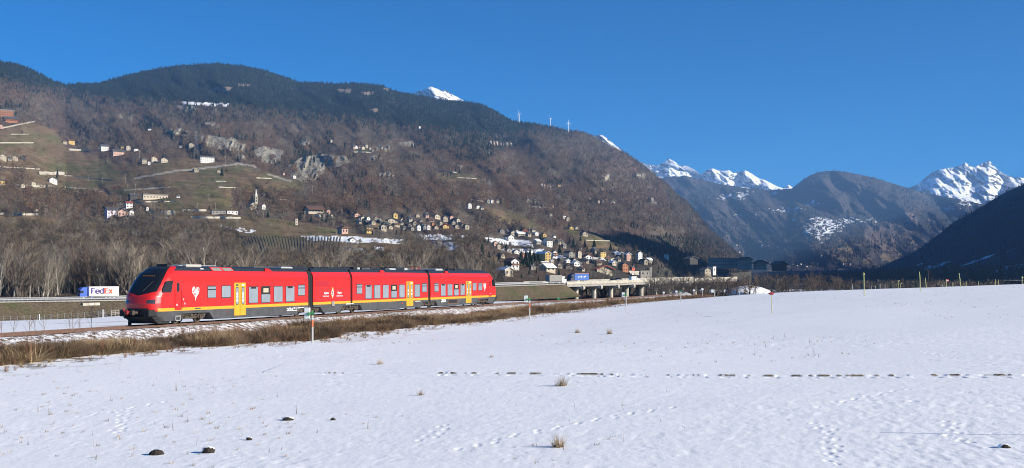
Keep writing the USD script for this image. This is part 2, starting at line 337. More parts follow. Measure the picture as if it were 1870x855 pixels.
SKY1 = [(-260, 85), (-100, 95), (0, 112), (40, 120), (70, 134), (100, 149), (120, 154), (180, 152), (240, 135), (300, 123), (350, 118), (400, 116), (440, 120), (480, 128), (520, 141), (545, 150), (575, 151), (620, 153), (660, 152), (700, 157), (725, 168), (757, 173), (800, 182), (850, 186), (880, 191), (900, 200), (925, 216), (940, 222), (975, 226), (1003, 231), (1035, 238), (1060, 241), (1085, 250), (1115, 266), (1140, 279), (1165, 295), (1190, 315), (1215, 335), (1235, 355), (1255, 372), (1275, 395), (1300, 425), (1330, 450), (1350, 468), (1372, 484)]
BOT1 = [(-260, 541), (300, 537), (700, 528), (900, 520), (1000, 516), (1100, 512), (1200, 507), (1300, 502), (1372, 496)]
CLIFFS = [[(300, 238), (322, 232), (348, 241), (345, 252), (310, 247)], [(356, 256), (375, 246), (420, 251), (450, 264), (444, 277), (415, 275), (380, 268)], [(462, 274), (480, 268), (518, 275), (512, 294), (490, 300), (470, 294)],
          [(528, 304), (545, 288), (590, 281), (630, 285), (638, 296), (618, 304), (596, 308), (578, 328), (548, 332), (532, 322)], [(725, 260), (750, 258), (758, 268), (730, 266)], [(1262, 376), (1280, 384), (1286, 398), (1270, 390)], [(1284, 398), (1300, 410), (1304, 426), (1290, 418)],
          [(212, 208), (222, 206), (224, 216), (213, 215)], [(234, 212), (242, 210), (243, 224), (234, 223)], [(1098, 321), (1112, 319), (1114, 334), (1104, 333)], [(1158, 318), (1178, 316), (1176, 324), (1160, 324)], [(668, 286), (696, 283), (700, 290), (676, 291)],
          [(318, 194), (345, 190), (362, 200), (340, 203)], [(372, 224), (392, 222), (406, 234), (396, 238)], [(1170, 285), (1188, 298), (1180, 298)], [(540, 258), (560, 255), (566, 264), (548, 266)], [(428, 284), (446, 282), (450, 292), (434, 292)], [(830, 300), (846, 302), (842, 310)], [(690, 318), (716, 312), (722, 322), (700, 326)]]
MEADOWS = [[(-200, 240), (0, 236), (60, 226), (100, 238), (118, 262), (110, 272), (-200, 274)], [(-200, 266), (110, 264), (180, 286), (262, 300), (330, 287), (430, 300), (490, 315), (560, 336), (510, 352), (450, 350), (400, 345), (330, 345), (250, 335), (120, 322), (60, 305), (-200, 305)],
           [(50, 305), (120, 318), (205, 330), (310, 345), (420, 346), (430, 372), (320, 376), (240, 368), (150, 350), (60, 348), (45, 330)], [(230, 352), (330, 362), (415, 370), (445, 392), (300, 392), (245, 386), (185, 360)], [(-200, 312), (20, 312), (40, 330), (-200, 330)],
           [(250, 392), (440, 394), (490, 398), (565, 408), (660, 428), (740, 440), (640, 446), (470, 438), (330, 412)], [(-200, 395), (60, 394), (120, 404), (145, 416), (60, 420), (-200, 420)], [(430, 432), (600, 440), (740, 442), (730, 478), (600, 470), (430, 474)],
           [(862, 374), (935, 386), (1005, 421), (960, 421), (880, 396)], [(1032, 418), (1100, 434), (1132, 456), (1060, 452)], [(735, 400), (700, 420), (600, 402), (560, 400)], [(790, 313), (860, 320), (880, 336), (800, 332)], [(650, 268), (700, 266), (712, 277), (640, 279)],
           [(780, 455), (880, 462), (960, 486), (880, 486)], [(440, 310), (540, 336), (580, 352), (520, 345), (440, 322)]]
def soft(polys, px, py, wob=3.0, feather=1.0):
    """1 inside the polygons, with an uneven edge."""
    ox, oy = (fb(px, py, 9, 3, 31) - 0.5) * 4 * wob, (fb(px, py, 9, 3, 32) - 0.5) * 2.2 * wob
    m = np.zeros(np.shape(px), bool)
    for p in polys: m |= inside(p, np.asarray(px) + ox, np.asarray(py) + oy)
    return m
def cliff_relief(PX, PY, D):
    m = gaussian_filter(soft(CLIFFS, PX, PY, 1.5).astype(float), 1.2)
    g = fb(PX + (PY - 250) * 0.35, PY * 0.35, 7.0, 4, 41)
    rid = np.abs(g - 0.5) * 2
    return D * (1 - m * (0.012 + 0.075 * (g - 0.5) + 0.045 * rid))
hill = Massif(np.arange(-260, 1373, 2.0), 250, BOT1, SKY1, [(-260, 425), (300, 435), (700, 500), (900, 590), (1000, 680), (1100, 850), (1200, 1150), (1300, 1900), (1372, 3000)],
              [(-260, 3600), (0, 3900), (120, 4800), (400, 5200), (700, 5200), (950, 5200), (1100, 5000), (1250, 4600), (1372, 4000)],
              [(260, 0.17, 1), (90, 0.17, 2), (34, 0.20, 2), (12, 0.25, 0)], 3, plateau=cliff_relief, jag=1.5, calm=lambda x, y: soft(MEADOWS, x, y, 3.5))
SNOWS = [[(548, 431), (640, 432), (752, 439), (742, 445), (640, 443), (560, 438)], [(765, 428), (856, 430), (856, 439), (770, 437)], [(782, 441), (850, 444), (822, 459), (790, 452)], [(884, 433), (925, 436), (970, 440), (975, 451), (930, 448), (892, 441)], [(910, 455), (992, 455), (986, 463), (925, 461)],
         [(684, 451), (702, 452), (700, 458), (686, 457)], [(560, 455), (573, 464), (566, 470), (557, 462)], [(980, 474), (1010, 476), (1000, 481), (985, 480)], [(1070, 470), (1120, 472), (1118, 476), (1072, 475)], [(1000, 462), (1040, 470), (1010, 472)], [(330, 186), (420, 189), (415, 195), (340, 191)],
         [(620, 453), (660, 454), (668, 458), (636, 459)], [(745, 463), (760, 465), (750, 469)], [(830, 352), (838, 352), (836, 355)], [(402, 412), (470, 421), (458, 425), (440, 424)], [(270, 394), (318, 397), (310, 399), (272, 397)]]
ROADS = [[(242, 325), (315, 311.5), (395, 303), (432, 298), (432, 301), (395, 306.5), (315, 315), (245, 328)], [(488, 317), (536, 331), (530, 333), (486, 319)], [(430, 296), (470, 303), (468, 306), (430, 300)], [(-60, 334), (100, 339), (190, 347), (190, 349), (100, 341), (-60, 337)], [(226, 347), (311, 340.5), (311, 342.5), (226, 349)]]
CON = [(-260, 140), (0, 145), (60, 160), (130, 170), (200, 180), (270, 186), (330, 190), (450, 198), (560, 210), (650, 217), (740, 232), (850, 247), (900, 252), (950, 245), (985, 236), (1010, 236), (1040, 240), (1372, 484)]
def conifers(px, py):
    """How much of the wood is evergreen at (px, py)."""
    dy = py - ip(px, CON)
    f = np.clip(0.96 - (dy + 6) / 34, 0, 1) ** 1.3
    f = np.where(px > 1045, 0.08, f)
    f = np.maximum(f, np.clip((fb(px, py * 1.6, 46, 4, 51) - 0.60) * 6, 0, 0.75) * (py < 330))
    f = np.maximum(f, 0.75 * (np.hypot((px - 890) / 75, (py - 262) / 16) < 1)); f = np.maximum(f, 0.6 * (np.hypot((px - 860) / 40, (py - 287) / 8) < 1))
    f = np.maximum(f, 0.35 * (np.hypot((px - 410) / 120, (py - 208) / 16) < 1)); f = np.maximum(f, 0.6 * (np.hypot((px - 640) / 120, (py - 212) / 12) < 1))
    f = np.maximum(f, 0.55 * ((px > 1080) & (py > 430))); f = np.maximum(f, 0.22 * ((px > 860) & (py > 440)))
    return np.maximum(f, np.clip((fb(px, py * 1.3, 15, 3, 52) - .60) * 5, 0, .6) * (py < 420))
px, py = hill.PX, hill.PY
mead, snw, rock, road = soft(MEADOWS, px, py, 3.5), soft(SNOWS, px, py, 2.2), soft(CLIFFS, px, py, 2.4) & (fb(px, py * .7, 5, 3, 66) > .36), soft(ROADS, px, py, 0.5)
BROWN, GREY, DARKF, MEAD, MEAD2, ROCK = np.array([0.115, 0.078, 0.058]), np.array([0.12, 0.098, 0.075]), np.array([0.022, 0.030, 0.024]), np.array([0.125, 0.116, 0.056]), np.array([0.165, 0.118, 0.072]), np.array([0.27, 0.25, 0.20])
mixn = fb(px, py * 1.5, 50, 4, 60)[..., None]
c = np.where(mixn > 0.5, BROWN, GREY) * (0.7 + 0.6 * fb(px, py, 12, 3, 61)[..., None])
cf = conifers(px, py)[..., None]
c = c * (1 - cf) + DARKF * cf
c = np.where(mead[..., None], MEAD + (MEAD2 - MEAD) * np.clip((fb(px, py * 2.6, 38, 4, 62)[..., None] - 0.35) * 5, 0, 1) + 0.06 * (fb(px, py * 3.5, 9, 3, 67)[..., None] - .5), c)
c = np.where(rock[..., None], ROCK * (0.75 + 0.5 * fb(px, py, 6, 3, 63)[..., None]), c)
c = np.where(road[..., None], np.array([0.33, 0.30, 0.25]), c)
sn = snw & (fb(px, py * 2.4, 7, 3, 64) > 0.36)
c = np.where(sn[..., None], SNOW, c)
bald = soft([[(384, 160), (405, 158), (428, 160), (412, 169), (390, 168)], [(433, 153), (458, 154), (455, 158), (435, 158)], [(614, 163), (643, 162), (640, 171), (620, 169)], [(660, 168), (685, 168), (680, 174), (660, 173)], [(697, 160), (712, 160), (708, 166)], [(674, 198), (692, 199), (692, 206), (676, 203)], [(716, 187), (725, 187), (722, 190)]], px, py, 1.2)
c = np.where(bald[..., None], np.array([0.22, 0.175, 0.14]), c)
hill.mesh(c, 'hillside', land_mat)
HILL_OPEN, HILL_SNOW, HILL_ROCK = [RegularGridInterpolator((hill.t, hill.cols), a.astype(float), method='nearest', bounds_error=False, fill_value=0) for a in (mead | road, snw, rock | bald)]

# valley floor, out to the far mountains
az = np.concatenate([np.linspace(-1.3, -0.47, 10), np.linspace(-0.45, 0.9, 260), np.linspace(0.93, 1.6, 12)]); dd = 425 * (16500 / 425) ** np.linspace(0, 1, 150)
A, D = np.meshgrid(az, dd); X = A * D
z = H0 - 12 - 3 * np.clip((D - 500) / 2000, 0, 1) + (fb(X, D, 300, 4, 70) - 0.5) * np.minimum(6, D / 400)
c = np.where((fb(X, D, 120, 4, 71) > 0.5)[..., None], [0.10, 0.085, 0.06], [0.075, 0.07, 0.05])
c = np.where((fb(X, D * 0.6, 260, 4, 72) > 0.56)[..., None] & (A > 0.15)[..., None], SNOW, c)
obj('valley_floor', trimesh.Trimesh(np.stack([X, D, z], -1).reshape(-1, 3), grid_faces(*X.shape), process=False), far_mat, smooth=True, kind='structure', cover=c.reshape(-1, 3))

# the wide blue mountain in the middle distance
SKY2 = [(1150, 345), (1215, 323), (1250, 321), (1300, 333), (1350, 342), (1400, 347), (1445, 345), (1462, 332), (1482, 319), (1510, 312), (1540, 313), (1570, 319), (1600, 326), (1640, 338), (1680, 350), (1720, 358), (1780, 370), (1850, 380), (2000, 395)]
mid = Massif(np.arange(1140, 1980, 2.0), 200, [(1140, 496), (2000, 496)], SKY2, [(1140, 6800), (2000, 6800)], [(1140, 11600), (1500, 11200), (2000, 11000)], [(150, 0.36, 1), (60, 0.34, 2), (22, 0.30, 2), (8, 0.25, 0)], 11, jag=1.2)
px, py = mid.PX, mid.PY
c = np.where(fb(px, py * 1.4, 26, 4, 80)[..., None] > 0.5, [0.062, 0.054, 0.050], [0.040, 0.042, 0.040]) * (0.75 + 0.5 * fb(px, py, 7, 3, 81)[..., None])
def ell(cx, cy, rx, ry): return np.clip(1.25 - np.hypot((px - cx) / rx, (py - cy) / ry), 0, 1)
s_ = np.maximum.reduce([ell(1505, 408, 62, 14), ell(1500, 420, 42, 24) * 0.9, ell(1560, 403, 50, 7) * .8, ell(1440, 384, 34, 9) * .8, ell(1484, 371, 20, 6), ell(1340, 358, 42, 10) * .75, ell(1415, 354, 12, 5), ell(1530, 334, 16, 6) * .7, ell(1735, 380, 20, 8), ell(1360, 392, 26, 6) * .6, ell(1765, 372, 24, 8) * .8])
c = np.where((s_ + (fb(px, py * 3.0, 5.0, 4, 82) - 0.5) * 3.6 > 0.86)[..., None] & (s_ > 0.05)[..., None], SNOW * 0.95, c)
c = np.where((np.clip(1 - np.hypot((px - 1650) / 80, (py - 425) / 40), 0, 1) > 0.1)[..., None] & (fb(px, py * .4, 9, 4, 83) > 0.5)[..., None], [0.14, 0.115, 0.10], c)
c = np.where((fb(px, py * 2.5, 16, 4, 84) > 0.60)[..., None] & (py > 430)[..., None], [0.15, 0.12, 0.08], c)
mid.mesh(c, 'blue_mountain', far_mat)

def snow_range(name, sky, bot, d0, d1, seed, step=1.0, rows=90, rock=0.45):
    cols = np.arange(sky[0][0], sky[-1][0] + .1, step)
    m = Massif(cols, rows, [(cols[0], bot), (cols[-1], bot)], sky, [(0, d0), (2000, d0)], [(0, d1), (2000, d1)], [(70, 0.6, 1), (28, 0.7, 2), (10, 0.5, 2)], seed, jag=1.4)
    e1, e2 = np.gradient(m.XYZ, axis=0), np.gradient(m.XYZ, axis=1)
    n = np.cross(e2, e1); n /= np.linalg.norm(n, axis=-1, keepdims=True) + 1e-9; n *= np.sign(n[..., 2:] + 1e-9)
    lowness = np.clip((m.PY - m.ys - 6) / (bot - m.ys + 1), 0, 1)
    s = (n[..., 2] + (fb(m.PX, m.PY, 5, 4, seed + 8) - 0.5) * 0.55) > rock + 0.25 * lowness ** 2
    m.mesh(np.where(s[..., None], np.array([0.84, 0.86, 0.90]), np.array([0.10, 0.095, 0.10])), name, far_mat)
    return m
snow_range('snow_peak', [(735, 190), (755, 170), (768, 166), (778, 162), (788, 158), (797, 162), (806, 165), (814, 164), (820, 168), (832, 176), (846, 184), (862, 192)], 215, 8200, 9000, 21, rock=0.60)
snow_range('distant_peak', [(1070, 262), (1088, 249), (1098, 246), (1108, 252), (1120, 262), (1132, 271), (1150, 290)], 310, 9200, 10000, 23, rock=0.66)
snow_range('snowy_range', [(1150, 292), (1172, 297), (1190, 302), (1204, 300), (1213, 297), (1222, 289.5), (1231, 295), (1241, 302), (1255, 303), (1268, 310), (1281, 319), (1291, 311), (1300, 307.5), (1315, 312), (1330, 311), (1340, 317), (1352, 314), (1361, 310.5), (1372, 317), (1384, 325), (1400, 331), (1420, 340), (1430, 343), (1440, 337), (1448, 343), (1470, 352)], 375, 12500, 13800, 25, rock=0.44)
snow_range('snowy_massif', [(1640, 352), (1665, 341), (1676, 336), (1690, 325), (1704, 314), (1716, 309), (1735, 306.5), (1746, 305), (1757, 300), (1763, 297), (1770, 303), (1777, 306), (1789, 300), (1797, 297), (1806, 293), (1814, 301), (1822, 309), (1834, 317), (1850, 324), (1864, 324), (1900, 326), (1960, 310)], 385, 12000, 13300, 27, rock=0.45)

# the shaded valley side on the right: a long slope running away, its far end drawn against the sky
prof = np.array([(1400, 503), (1480, 501), (1530, 498), (1560, 495), (1600, 485), (1660, 460), (1700, 432), (1740, 401), (1790, 372), (1830, 347), (1870, 327), (1960, 282), (2050, 238)])
YE = 6000.0
u = np.concatenate([(prof[:, 0] - 1400) / F * YE, [2600, 3400, 4400]]); h = np.concatenate([(HY - prof[:, 1]) / F * YE, [960, 1040, 1060]])
ys = np.linspace(560, YE, 175); us = np.concatenate([np.linspace(-60, 1900, 200), np.linspace(1930, 4400, 40)])
Y, U = np.meshgrid(ys, us, indexing='ij')
xf = 330 + (1400 - CX) / F * YE - 330 + (Y - YE) * 0.16
X = xf + U
z = np.interp(U, u, h)
z = z * np.clip((Y - 600) / 220, 0.0, 1) * (1 + 0.30 * np.clip((2100 - Y) / 1100, 0, 1) * np.clip((2600 - U) / 900, 0, 1))
r = fb(X, Y, 700, 4, 90); r2 = fb(X, Y, 190, 4, 91)
z = z * (1 + np.where(Y > YE - 500, 0.3, 1) * ((np.abs(r - 0.5) * 2 - 0.3) * 0.22 + (r2 - 0.5) * 0.10)) + H0 - 16 + (fb(X, Y, 60, 4, 92) - 0.5) * 14 * np.clip(U / 150, 0, 1)
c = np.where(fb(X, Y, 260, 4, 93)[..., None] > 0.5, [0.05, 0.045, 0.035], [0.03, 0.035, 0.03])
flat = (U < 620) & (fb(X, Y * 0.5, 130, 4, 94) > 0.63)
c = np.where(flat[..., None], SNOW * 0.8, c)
v = np.concatenate([np.stack([X, Y, z], -1), (np.stack([X, Y, z], -1)[-1:] * [1.02, 1.06, 0.6]), (np.stack([X, Y, z], -1)[-1:] * [1.05, 1.25, 0]) - [0, 0, 20]])
c = np.concatenate([c, c[-1:], c[-1:]])
f_ = grid_faces(*v.shape[:2])[:, ::-1]
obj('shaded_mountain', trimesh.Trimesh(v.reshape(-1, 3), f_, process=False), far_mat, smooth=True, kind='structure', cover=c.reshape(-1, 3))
SHADE_U, SHADE = us, (ys, us, v[:-2])
# ---------------------------------------------------------------- paints
red = mat('red_paint', (0.61, 0.016, 0.015), 0.36, coat=0.15, noise=(1.3, 0.06))
darkred = mat('dark_red_paint', (0.36, 0.012, 0.02), 0.5)
yellow = mat('yellow_paint', (0.60, 0.30, 0.025), 0.4, noise=(2.0, 0.06))
skirtm = mat('grey_paint', (0.060, 0.063, 0.068), 0.5, noise=(1.6, 0.25))
roofm = mat('black_roof', (0.016, 0.020, 0.026), 0.4)
black = mat('black_rubber', (0.012, 0.012, 0.013), 0.6)
bogiem = mat('brake_dust', (0.060, 0.046, 0.034), 0.85, noise=(5, 0.4))
steelm = mat('steel', (0.30, 0.29, 0.28), 0.4, 0.7)
silver = mat('silver_metal', (0.45, 0.46, 0.47), 0.45, 0.3)
shield = mat('dark_glass', (0.010, 0.012, 0.016), 0.06, spec=0.5)
paneg = mat('tinted_pane', (0.20, 0.235, 0.27), 0.14, noise=(0.9, 0.12), spec=0.6)
beige = mat('beige_panel', (0.38, 0.34, 0.25), 0.6)
whitep = mat('white_paint', (0.80, 0.80, 0.78), 0.45)
amber = mat('amber_letters', (0.30, 0.11, 0.02), 0.6)
lampg = mat('lamp_glass', (0.045, 0.047, 0.055), 0.08, spec=0.8)
gold = mat('gold_paint', (0.55, 0.33, 0.08), 0.5)
greenp = mat('green_paint', (0.04, 0.22, 0.07), 0.5)

def prismx(poly, t0, t1):
    """A polygon given in (v, w), pushed along the train from t0 to t1."""
    m = trimesh.creation.extrude_polygon(Polygon(poly), t1 - t0, engine='earcut')
    v = m.vertices.copy(); m.vertices = np.stack([t0 + v[:, 2], -v[:, 0], v[:, 1]], 1); m.invert(); return m
def sym(half): return list(half) + [(-a, b) for a, b in reversed(half)]
def on_side(m, t0, w0, v=1.412):
    """Lays a flat piece of the xy plane on the train's camera side."""
    m = m.copy(); q = m.vertices.copy(); m.vertices = np.stack([t0 + q[:, 0], -(v + q[:, 2]), w0 + q[:, 1]], 1); return m
def plate(px0, py0, px1, py1, r=0.08, out=0.012, deep=0.02, v=1.41):
    """A rounded plate on the side, between two corners as photographed."""
    pm = (px0 + px1) / 2
    return prism(rrect(float(t_at(px0)), float(w_at(pm, py1)), float(t_at(px1)), float(w_at(pm, py0)), r), -(v + out), -(v - deep))
BODY = [(1.41, 1.17), (1.41, 2.9), (1.395, 3.3), (1.33, 3.58), (1.2, 3.78)]
ROOFP = [(1.19, 3.775), (1.10, 4.0), (0.95, 4.08), (0.5, 4.13)]
NS = 1.65                                                           # where the nose begins, at its foremost point
LEN = 71.75
train = thing('train', 'red three-coach diesel railcar with yellow doors and black roof on the track', 'train', (T0[0], T0[1], rail_z(0.0)), math.atan2(TD[1], TD[0]))
W_SMALL, W_TALL = (1.76, 2.72), (1.27, 2.62)
def side_window(px0, px1, kind):
    t0, t1 = float(t_at(px0)), float(t_at(px1)); lo, hi = W_SMALL if kind in ('bar', 'plain') else W_TALL
    f = obj('window', prism(rrect(t0, lo, t1, hi, 0.10), -1.424, -1.39), black, train)
    b = 0.055
    if kind == 'bar':
        k = lo + 0.68 * (hi - lo)
        obj('pane', prism(rrect(t0 + b, lo + b, t1 - b, k - 0.03, 0.06), -1.430, -1.40), paneg, f)
        obj('pane', prism(rrect(t0 + b, k + 0.04, t1 - b, hi - b - 0.03, 0.06), -1.430, -1.40), paneg, f)
    elif kind == 'half':
        k = lo + 0.52 * (hi - lo)
        obj('pane', prism(rrect(t0 + b, lo + b, t1 - b, k, 0.06), -1.430, -1.40), paneg, f)
        w = t1 - t0
        obj('panel', prism(rrect(t0 + w * .22, k + 0.14, t1 - w * .22, hi - 0.16, 0.04), -1.430, -1.40), beige, f)
    else:
        obj('pane', prism(rrect(t0 + b, lo + b, t1 - b, hi - b, 0.08), -1.430, -1.40), paneg, f)
        if kind == 'screen':
            w = t1 - t0
            obj('display', prism([(t0 + w * .22, hi - 0.2), (t1 - w * .22, hi - 0.2), (t1 - w * .22, hi - 0.05), (t0 + w * .22, hi - 0.05)], -1.436, -1.40), black, f)
def door(px0, px1, stickers):
    t0, t1 = float(t_at(px0)), float(t_at(px1)); tm = (t0 + t1) / 2
    for a, b in ((t0, tm - 0.02), (tm + 0.02, t1)):
        d = obj('door', prism(rrect(a, 0.40, b, 2.90, 0.03), -1.432, -1.38), yellow, train)
        w = b - a
        fr = prism(rrect(a + w * .24, 1.22, b - w * .22, 2.58, 0.12), -1.440, -1.42)
        obj('window_frame', fr, black, d)
        obj('pane', prism(rrect(a + w * .29, 1.27, b - w * .27, 2.53, 0.09), -1.446, -1.43), paneg, d)
        for k, (w0, m) in enumerate(stickers):
            c = Point((a + b) / 2, w0).buffer(0.11, quad_segs=4)
            obj('sticker', prism(c, -1.450, -1.44), whitep, d)
            obj('sticker', prism(Polygon([((a + b) / 2 - .07, w0 - .04), ((a + b) / 2 + .07, w0 - .04), ((a + b) / 2, w0 + .07)]), -1.453, -1.44), m, d)
        obj('notice', prism([(a + w * .3, 2.66), (b - w * .3, 2.66), (b - w * .3, 2.80), (a + w * .3, 2.80)], -1.437, -1.42), whitep if a > tm else skirtm, d)
    obj('door_seal', box(tm - 0.02, tm + 0.02, -1.425, -1.40, 0.42, 2.88), black, train)
BOG = [float(t_at(353)), float(t_at(567.5)), float(t_at(642)), float(t_at(784.5))]; BOG.append(LEN - BOG[0])
gaps = [(BOG[0] - 2.0, BOG[0] + 2.05)] + [(b - 1.75, b + 1.75) for b in BOG[1:4]] + [(BOG[4] - 2.0, BOG[4] + 2.0)]
NT = 4.95
cars = [(NT, float(t_at(562.8))), (float(t_at(572.2)), float(t_at(640.0))), (float(t_at(643.6)), float(t_at(781.8))), (float(t_at(786.2)), LEN - NT)]
for k, (a, b) in enumerate(cars):
    obj('carriage_body', prismx(sym(BODY), a, b), red, train, smooth=30)
    obj('stripe', prismx(sym([(1.413, 0.95), (1.413, 1.168)]), a, b), yellow, train)
    for x0, x1 in ((a, b),):
        cuts = sorted([x0, x1] + [g for gp in gaps for g in gp if x0 < g < x1])
        for s0, s1 in zip(cuts[:-1], cuts[1:]):
            m_ = (s0 + s1) / 2; over = any(g0 < m_ < g1 for g0, g1 in gaps)
            lo = 0.74 if over else 0.22
            if over: sk = prismx(sym([(1.40, lo), (1.40, 0.948)]), s0, s1)
            else: sk = prism([(s0, 0.948), (s0, .74), (min(s0 + (.55 if s0 > a else 0), s1), lo), (max(s1 - (.55 if s1 < b else 0), s0 + .01), lo), (s1, .74), (s1, 0.948)], -1.40, 1.40)
            obj('skirt', sk, skirtm, train)
    obj('roof', prismx(sym(ROOFP), a + 0.02, b - 0.02), roofm, train, smooth=30)
    obj('seam', prismx(sym([(1.417, 3.28), (1.407, 3.305)]), a + .05, b - .05), darkred, train)
for g in (1, 2, 3):
    a, b = cars[g - 1][1], cars[g][0]
    n = 5
    obj('gangway_bellows', [prismx(sym([(1.30 - .04 * (i % 2), 0.55), (1.30 - .04 * (i % 2), 3.3), (1.12 - .04 * (i % 2), 3.85), (0.6, 4.10 - .04 * (i % 2))]), a + (b - a) * i / n, a + (b - a) * (i + 1) / n) for i in range(n)], black, train)

# the driver's end
def nose_t(vn, w):
    base = ip(w, [(0.25, 0.80), (0.6, 0.34), (1.0, 0.12), (1.5, 0.08), (2.0, 0.18), (2.35, 0.42), (2.8, 0.80), (3.2, 1.18), (3.6, 1.62), (3.9, 2.08), (4.05, 2.42), (4.135, 2.85)])
    return NS + base + 0.20 * vn ** 2 + 0.52 * np.abs(vn) ** 6
def vmax(w): return ip(w, [(0.25, 1.22), (0.6, 1.36), (0.95, 1.41), (2.9, 1.41), (3.3, 1.395), (3.58, 1.33), (3.78, 1.2), (4.0, 1.10), (4.08, 0.95), (4.13, 0.5), (4.135, 0.03)])
def nose(flip):
    wv = np.unique(np.concatenate([np.linspace(0.25, 3.4, 76), np.linspace(3.4, 4.12, 36), [0.95, 1.17, 4.13, 4.135]])); vn = np.linspace(-1, 1, 81)
    V, Wg = np.meshgrid(vn, wv); front = np.stack([nose_t(V, Wg), -V * vmax(Wg), Wg], -1)
    sides = []
    for s in (-1, 1):
        k = np.linspace(0, 1, 14)[None, :]; w2 = wv[:, None]
        tt = nose_t(np.ones_like(w2), w2); x = tt + (NT + 0.004 - tt) * k
        sides.append(np.stack([x, np.broadcast_to(-s * vmax(w2), x.shape), np.broadcast_to(w2, x.shape)], -1))
    groups = {}
    def add(pts, par, cls, inv):
        f = grid_faces(*pts.shape[:2]); c = par.reshape(-1, 2)[f].mean(1)
        q = pts.reshape(-1, 3)[f].mean(1)
        lab = cls(c[:, 0], c[:, 1], q)
        for u in np.unique(lab): groups.setdefault(u, []).append(trimesh.Trimesh(pts.reshape(-1, 3), f[lab == u][:, ::-1] if inv else f[lab == u], process=False))
    def cls_front(v, w, q):
        a = np.abs(v); out = np.full(len(v), 'red', object)
        out[(w < 0.95)] = 'skirt'
        out[(w >= 0.95) & (w < 1.17) & (a > 0.93)] = 'stripe'
        out[(a < 0.60) & (w < 1.18)] = 'dark'
        out[(a > 0.50) & (a < 0.86) & (w > 1.48 + 0.10 * (0.86 - a)) & (w < 1.74 + 0.14 * (a - .5))] = 'lamp'
        out[(a < 0.83 - 0.02 * (w - 2.3)) & (w > 2.34 - 0.30 * np.clip(1 - a / 0.83, 0, 1))] = 'shield'
        out[(w > 3.93) & (a < 0.80)] = 'top'
        return out
    def cls_side(k, w, q):
        out = np.full(len(k), 'red', object)
        out[w < 0.95] = 'skirt'; out[(w >= 0.95) & (w < 1.17)] = 'stripe'; out[(w > 3.78) & ((q[:, 0] > 3.95) | (w > 4.09))] = 'top'
        return out
    add(front, np.stack([V, Wg], -1), cls_front, False)
    for s, sd in zip((-1, 1), sides): add(sd, np.stack([np.broadcast_to(np.linspace(0, 1, 14), sd.shape[:2]), sd[..., 2]], -1), cls_side, s < 0)
    def put(name, m, material, smooth=30, parent=None, label=None, kind=None):
        if isinstance(m, list): m = join(m)
        m = m.copy()
        if flip: m.vertices = np.stack([LEN - m.vertices[:, 0], -m.vertices[:, 1], m.vertices[:, 2]], 1)
        return obj(name, m, material, parent or train, smooth=smooth, label=label, kind=kind)
    cab = put('cab_shell', groups['red'], red, 50)
    put('skirt', groups['skirt'], skirtm); [put('stripe', sp, yellow) for sp in (lambda m: [m.submesh([np.nonzero(m.triangles_center[:, 1] * s > 0)[0]], append=True) for s in (-1, 1)])(join(groups['stripe']))]; put('roof', groups['top'], roofm)
    ws = put('windscreen', groups['shield'], shield, 50)
    put('coupler_recess', groups['dark'], black, False)
    lamps = join(groups['lamp'])
    for s in (-1, 1):
        m = lamps.copy(); m.update_faces((m.triangles_center[:, 1] * s) > 0); put('headlight', m, lampg)
    put('side_window', [prism(Polygon([(2.66, 2.28), (2.74, 2.52), (3.12, 3.02), (3.86, 3.04), (3.64, 2.28)]).buffer(.03), -1.418, -1.39)], shield, False)
    if flip: put('side_window', [prism(Polygon([(2.66, 2.28), (2.74, 2.52), (3.12, 3.02), (3.86, 3.04), (3.64, 2.28)]).buffer(.03), 1.39, 1.418)], shield, False)
    for s in (-1, 1):
        put('crash_buffer', [rbox(NS - 0.22, NS + 0.9, s * 0.98 - 0.24, s * 0.98 + 0.24, 0.62, 1.08, 0.05)] + [box(NS - 0.25, NS - 0.2, s * 0.98 - 0.22, s * 0.98 + 0.22, z, z + .04) for z in (0.68, 0.76, 0.84, 0.92, 1.0)], black, False)
    cp = put('coupler', [cyl((NS - 0.45, 0.05, 0.88), (NS + 0.6, 0.05, 0.88), 0.10, 10), rbox(NS - 0.50, NS - 0.22, -0.10, 0.20, 0.72, 1.04, 0.05)], bogiem, False)
    put('coupler_hook', [tube([(NS - 0.50, 0.42 + .14 * math.cos(x), 0.90 + .16 * math.sin(x)) for x in np.linspace(0, 6.28, 13)], 0.035, 6), rbox(NS - 0.56, NS - 0.15, 0.30, 0.54, 0.78, 1.0, .04), cyl((NS - .5, .5, .85), (NS - .5, .7, 1.16), .05, 6)], mat('coupler_red', (0.42, 0.03, 0.03), 0.5), False)
    pl = [prism([(NS + .25, 0.52), (NS + .95, 0.10), (NS + 2.2, 0.10), (NS + 2.4, 0.52)], -1.12, 1.12), prism([(NS + .15, 0.60), (NS + .3, 0.45), (NS + 2.2, 0.45), (NS + 2.2, 0.6)], -1.2, 1.2)]
    put('snow_plough', pl, black, False)
    for s in (-1, 1):
        for x in (4.06, 4.86): put('handrail', tube([(x, s * 1.46, 1.02), (x, s * 1.46, 2.42)], 0.022, 5, True), darkred, False)
        d = put('cab_door', prism(rrect(4.12, 1.0, 4.80, 3.02, 0.05), *((-1.419, -1.40) if s < 0 else (1.40, 1.419))), red, False)
        put('pane', prism(rrect(4.32, 2.30, 4.62, 2.92, 0.04), *((-1.425, -1.41) if s < 0 else (1.41, 1.425))), shield, False, d)
        put('handle', prism(rrect(4.24, 1.30, 4.40, 1.44, 0.02), *((-1.425, -1.41) if s < 0 else (1.41, 1.425))), silver, False, d)
